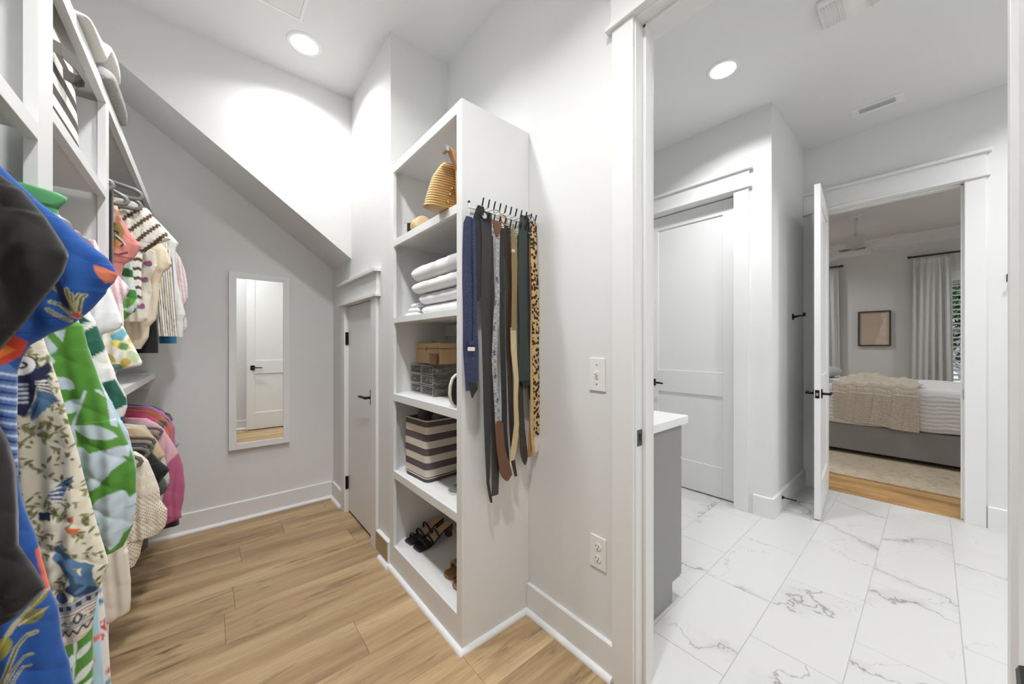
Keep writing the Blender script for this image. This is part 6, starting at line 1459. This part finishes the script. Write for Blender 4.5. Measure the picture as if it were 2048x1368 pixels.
garment('pink_sweater', 'two-tone pink sweater with long sleeve on the lower rod', 'sweater', GL, 2.64, [(292, 836), (312, 845), (328, 858), (345, 884), (357, 904), (366, 930), (370, 970), (367, 1000), (362, 1022), (364, 1034), (350, 1042), (337, 1046)], paint_pinksw, NX=70, NZ=90, thick=.04, fold=(30, .005))
garment('plum_trousers', 'dark plum garment hem hanging below the pink sweater', 'trousers', GL, 2.74, [(300, 850), (340, 960), (358, 1030), (359, 1049)], solidc((74, 60, 76)), NX=30, NZ=40, thick=.03)
garment('hot_pink_top', 'hot pink top showing a bright shoulder on the lower rod', 'top', GL, 2.83, [(290, 826), (310, 836), (330, 852), (338, 866), (338, 960)], solidc((232, 92, 142)), NX=40, NZ=50, thick=.04, fold=(30, .004))
garment('orange_top', 'rust orange top between the hot pink and lavender tops', 'top', GL, 2.92, [(295, 820), (318, 828), (336, 842), (345, 858), (342, 960)], solidc((206, 128, 84)), NX=40, NZ=50, thick=.035, fold=(30, .004))
garment('magenta_top', 'orchid pink top beside the rust orange one on the lower rod', 'top', GL, 3.00, [(290, 812), (318, 820), (338, 834), (350, 856), (348, 980)], solidc((214, 120, 176)), NX=40, NZ=50, thick=.035, fold=(30, .004))
garment('lavender_top', 'pale lavender grey top with short sleeve on the lower rod', 'top', GL, 3.08, [(300, 812), (325, 822), (342, 842), (354, 874), (360, 888), (352, 896), (354, 960), (356, 1000)], solidc((202, 196, 204)), NX=40, NZ=50, thick=.035, fold=(30, .004))
garment('slate_blue_top', 'slate blue top against the back wall on the lower rod', 'top', GL, 3.17, [(305, 812), (325, 820), (338, 832), (346, 850), (346, 960)], solidc((112, 116, 142)), NX=40, NZ=50, thick=.035, fold=(30, .004))
RL = RODS['L'][2]
for lab, Y, e in (('brown-grey hanger of the crochet cardigan', 2.00, (283, 918)), ('brown-grey hanger of the black knit top', 2.14, (296, 902)), ('brown-grey hanger of the charcoal knit top', 2.24, (304, 890)), ('brown-grey hanger of the tan cardigan', 2.38, (309, 880)), ('brown-grey hanger of the pale grey-green top', 2.50, (316, 872)), ('brown-grey hanger of the pink sweater', 2.64, (324, 860)), ('brown-grey hanger of the plum trousers', 2.74, (322, 852)), ('brown-grey hanger of the hot pink top', 2.83, (326, 850)), ('brown-grey hanger of the rust orange top', 2.92, (332, 845)), ('brown-grey hanger of the orchid pink top', 3.00, (336, 840)), ('brown-grey hanger of the lavender top', 3.08, (343, 836)), ('brown-grey hanger of the slate blue top', 3.17, (340, 830))):
    hanger(lab, Y-.034, RL, e, VELVET, 'hangers on the lower far rod')

# ------------------------------------------------------------------ things on the built-in shelves
def tote_mat():
    m = bpy.data.materials.new('black_white_stripes'); m.use_nodes = True; n = m.node_tree.nodes; L = m.node_tree.links; bs = n['Principled BSDF']
    tc = n.new('ShaderNodeTexCoord'); sp = n.new('ShaderNodeSeparateXYZ'); L.new(tc.outputs['Object'], sp.inputs[0])
    a = n.new('ShaderNodeMath'); a.operation = 'MULTIPLY_ADD'; a.inputs[1].default_value = 1/.056; a.inputs[2].default_value = .3; L.new(sp.outputs[2], a.inputs[0])
    f = n.new('ShaderNodeMath'); f.operation = 'FRACT'; L.new(a.outputs[0], f.inputs[0]); g = n.new('ShaderNodeMath'); g.operation = 'GREATER_THAN'; g.inputs[1].default_value = .52; L.new(f.outputs[0], g.inputs[0])
    mx = n.new('ShaderNodeMix'); mx.data_type = 'RGBA'; mx.inputs['A'].default_value = lin((236, 234, 228)); mx.inputs['B'].default_value = lin((74, 68, 62)); L.new(g.outputs[0], mx.inputs['Factor']); L.new(mx.outputs['Result'], bs.inputs['Base Color']); bs.inputs['Roughness'].default_value = .85
    return m
sb = thing('striped_tote', 'black and white striped tote bag on the middle bay shelf', 'bag', (-.40, 1.48, 1.812))
rows = []
for i in range(15):
    s = i/14; z = 1.8125+.245*s; rows.append([(-.395+x*(1-.06*s), 1.46+y*(1+.05*math.sin(s*3)), z) for x, y in sellipse(36, .117, .172-.04*s*s, 6)])
blob_loft(rows, tote_mat(), 'tote_body', sb)
STR = mat('dark_strap', (92, 88, 80), .6)
def flat_strap(pts, w, th, nm, parent, m):
    """strap of width w (vertical) following pts"""
    V = []; Fc = []; n = len(pts)
    for p in pts: V += [(p[0], p[1], p[2]-w/2), (p[0]+th, p[1]+th, p[2]-w/2), (p[0]+th, p[1]+th, p[2]+w/2), (p[0], p[1], p[2]+w/2)]
    Fc += [(0, 1, 2, 3), tuple((n-1)*4+k for k in (3, 2, 1, 0))]
    for i in range(n-1):
        for k in range(4): Fc.append((i*4+k, i*4+(k+1) % 4, (i+1)*4+(k+1) % 4, (i+1)*4+k))
    return MB().add(V, Fc).build(nm, m, parent, smooth=False)
flat_strap([(-.285, 1.33, 1.985), (-.272, 1.36, 1.995), (-.258, 1.41, 1.997), (-.250, 1.445, 1.990), (-.254, 1.462, 1.984), (-.266, 1.465, 1.980), (-.285, 1.44, 1.980)], .03, .003, 'strap', sb, STR)
KW = mat('white_rib_knit', (232, 231, 227), .95, bump=1, bscale=120); KG = mat('grey_boucle_knit', (172, 171, 168), .98, bump=1.5, bscale=260, var=.15, vscale=90)
def folded(name, lab, y0, y1, z0, z1, xf, m, grp):
    rows = []; N = 20
    for i in range(N+1):
        s = i/N; e = max(.3, (1-abs(2*s-1)**5)**.5 if 0 < s < 1 else .3); y = y0+(y1-y0)*s
        rows.append([((xf-.30+xf)/2+x*(.93+.07*e), y, (z0+z1)/2-(1-e)*(z1-z0)*.3*(0 if False else 1)*0+zz*e+(z1-z0)/2*(e-1)) for x, zz in sellipse(28, .15, (z1-z0)/2, 3)])
    return tag(blob_loft(rows, m, name), lab, 'blanket', grp)
folded('folded_blanket', 'folded grey boucle blanket overhanging the top shelf edge', 1.76, 2.09, 2.1505, 2.235, -.240, KG, 'blankets on the top shelf')
rows = []
for i in range(25):
    s = i/24; y = 1.46+.49*s; lo = float(np.interp(y, [1.46, 1.70, 1.76, 1.95], [2.152, 2.153, 2.238, 2.240])); hi = float(np.interp(y, [1.46, 1.62, 1.80, 1.90, 1.95], [2.185, 2.225, 2.30, 2.325, 2.31]))
    e = max(.3, (1-abs(2*s-1)**8)**.5 if 0 < s < 1 else .3)
    rows.append([(-.39+x*(.95+.05*e), y, (lo+hi)/2+zz*(hi-lo)*e-(1-e)*(hi-lo)/2) for x, zz in sellipse(28, .148, .5, 3)])
tag(blob_loft(rows, KW, 'folded_blanket'), 'folded white ribbed blanket lying on the grey one on the top shelf', 'blanket', 'blankets on the top shelf')
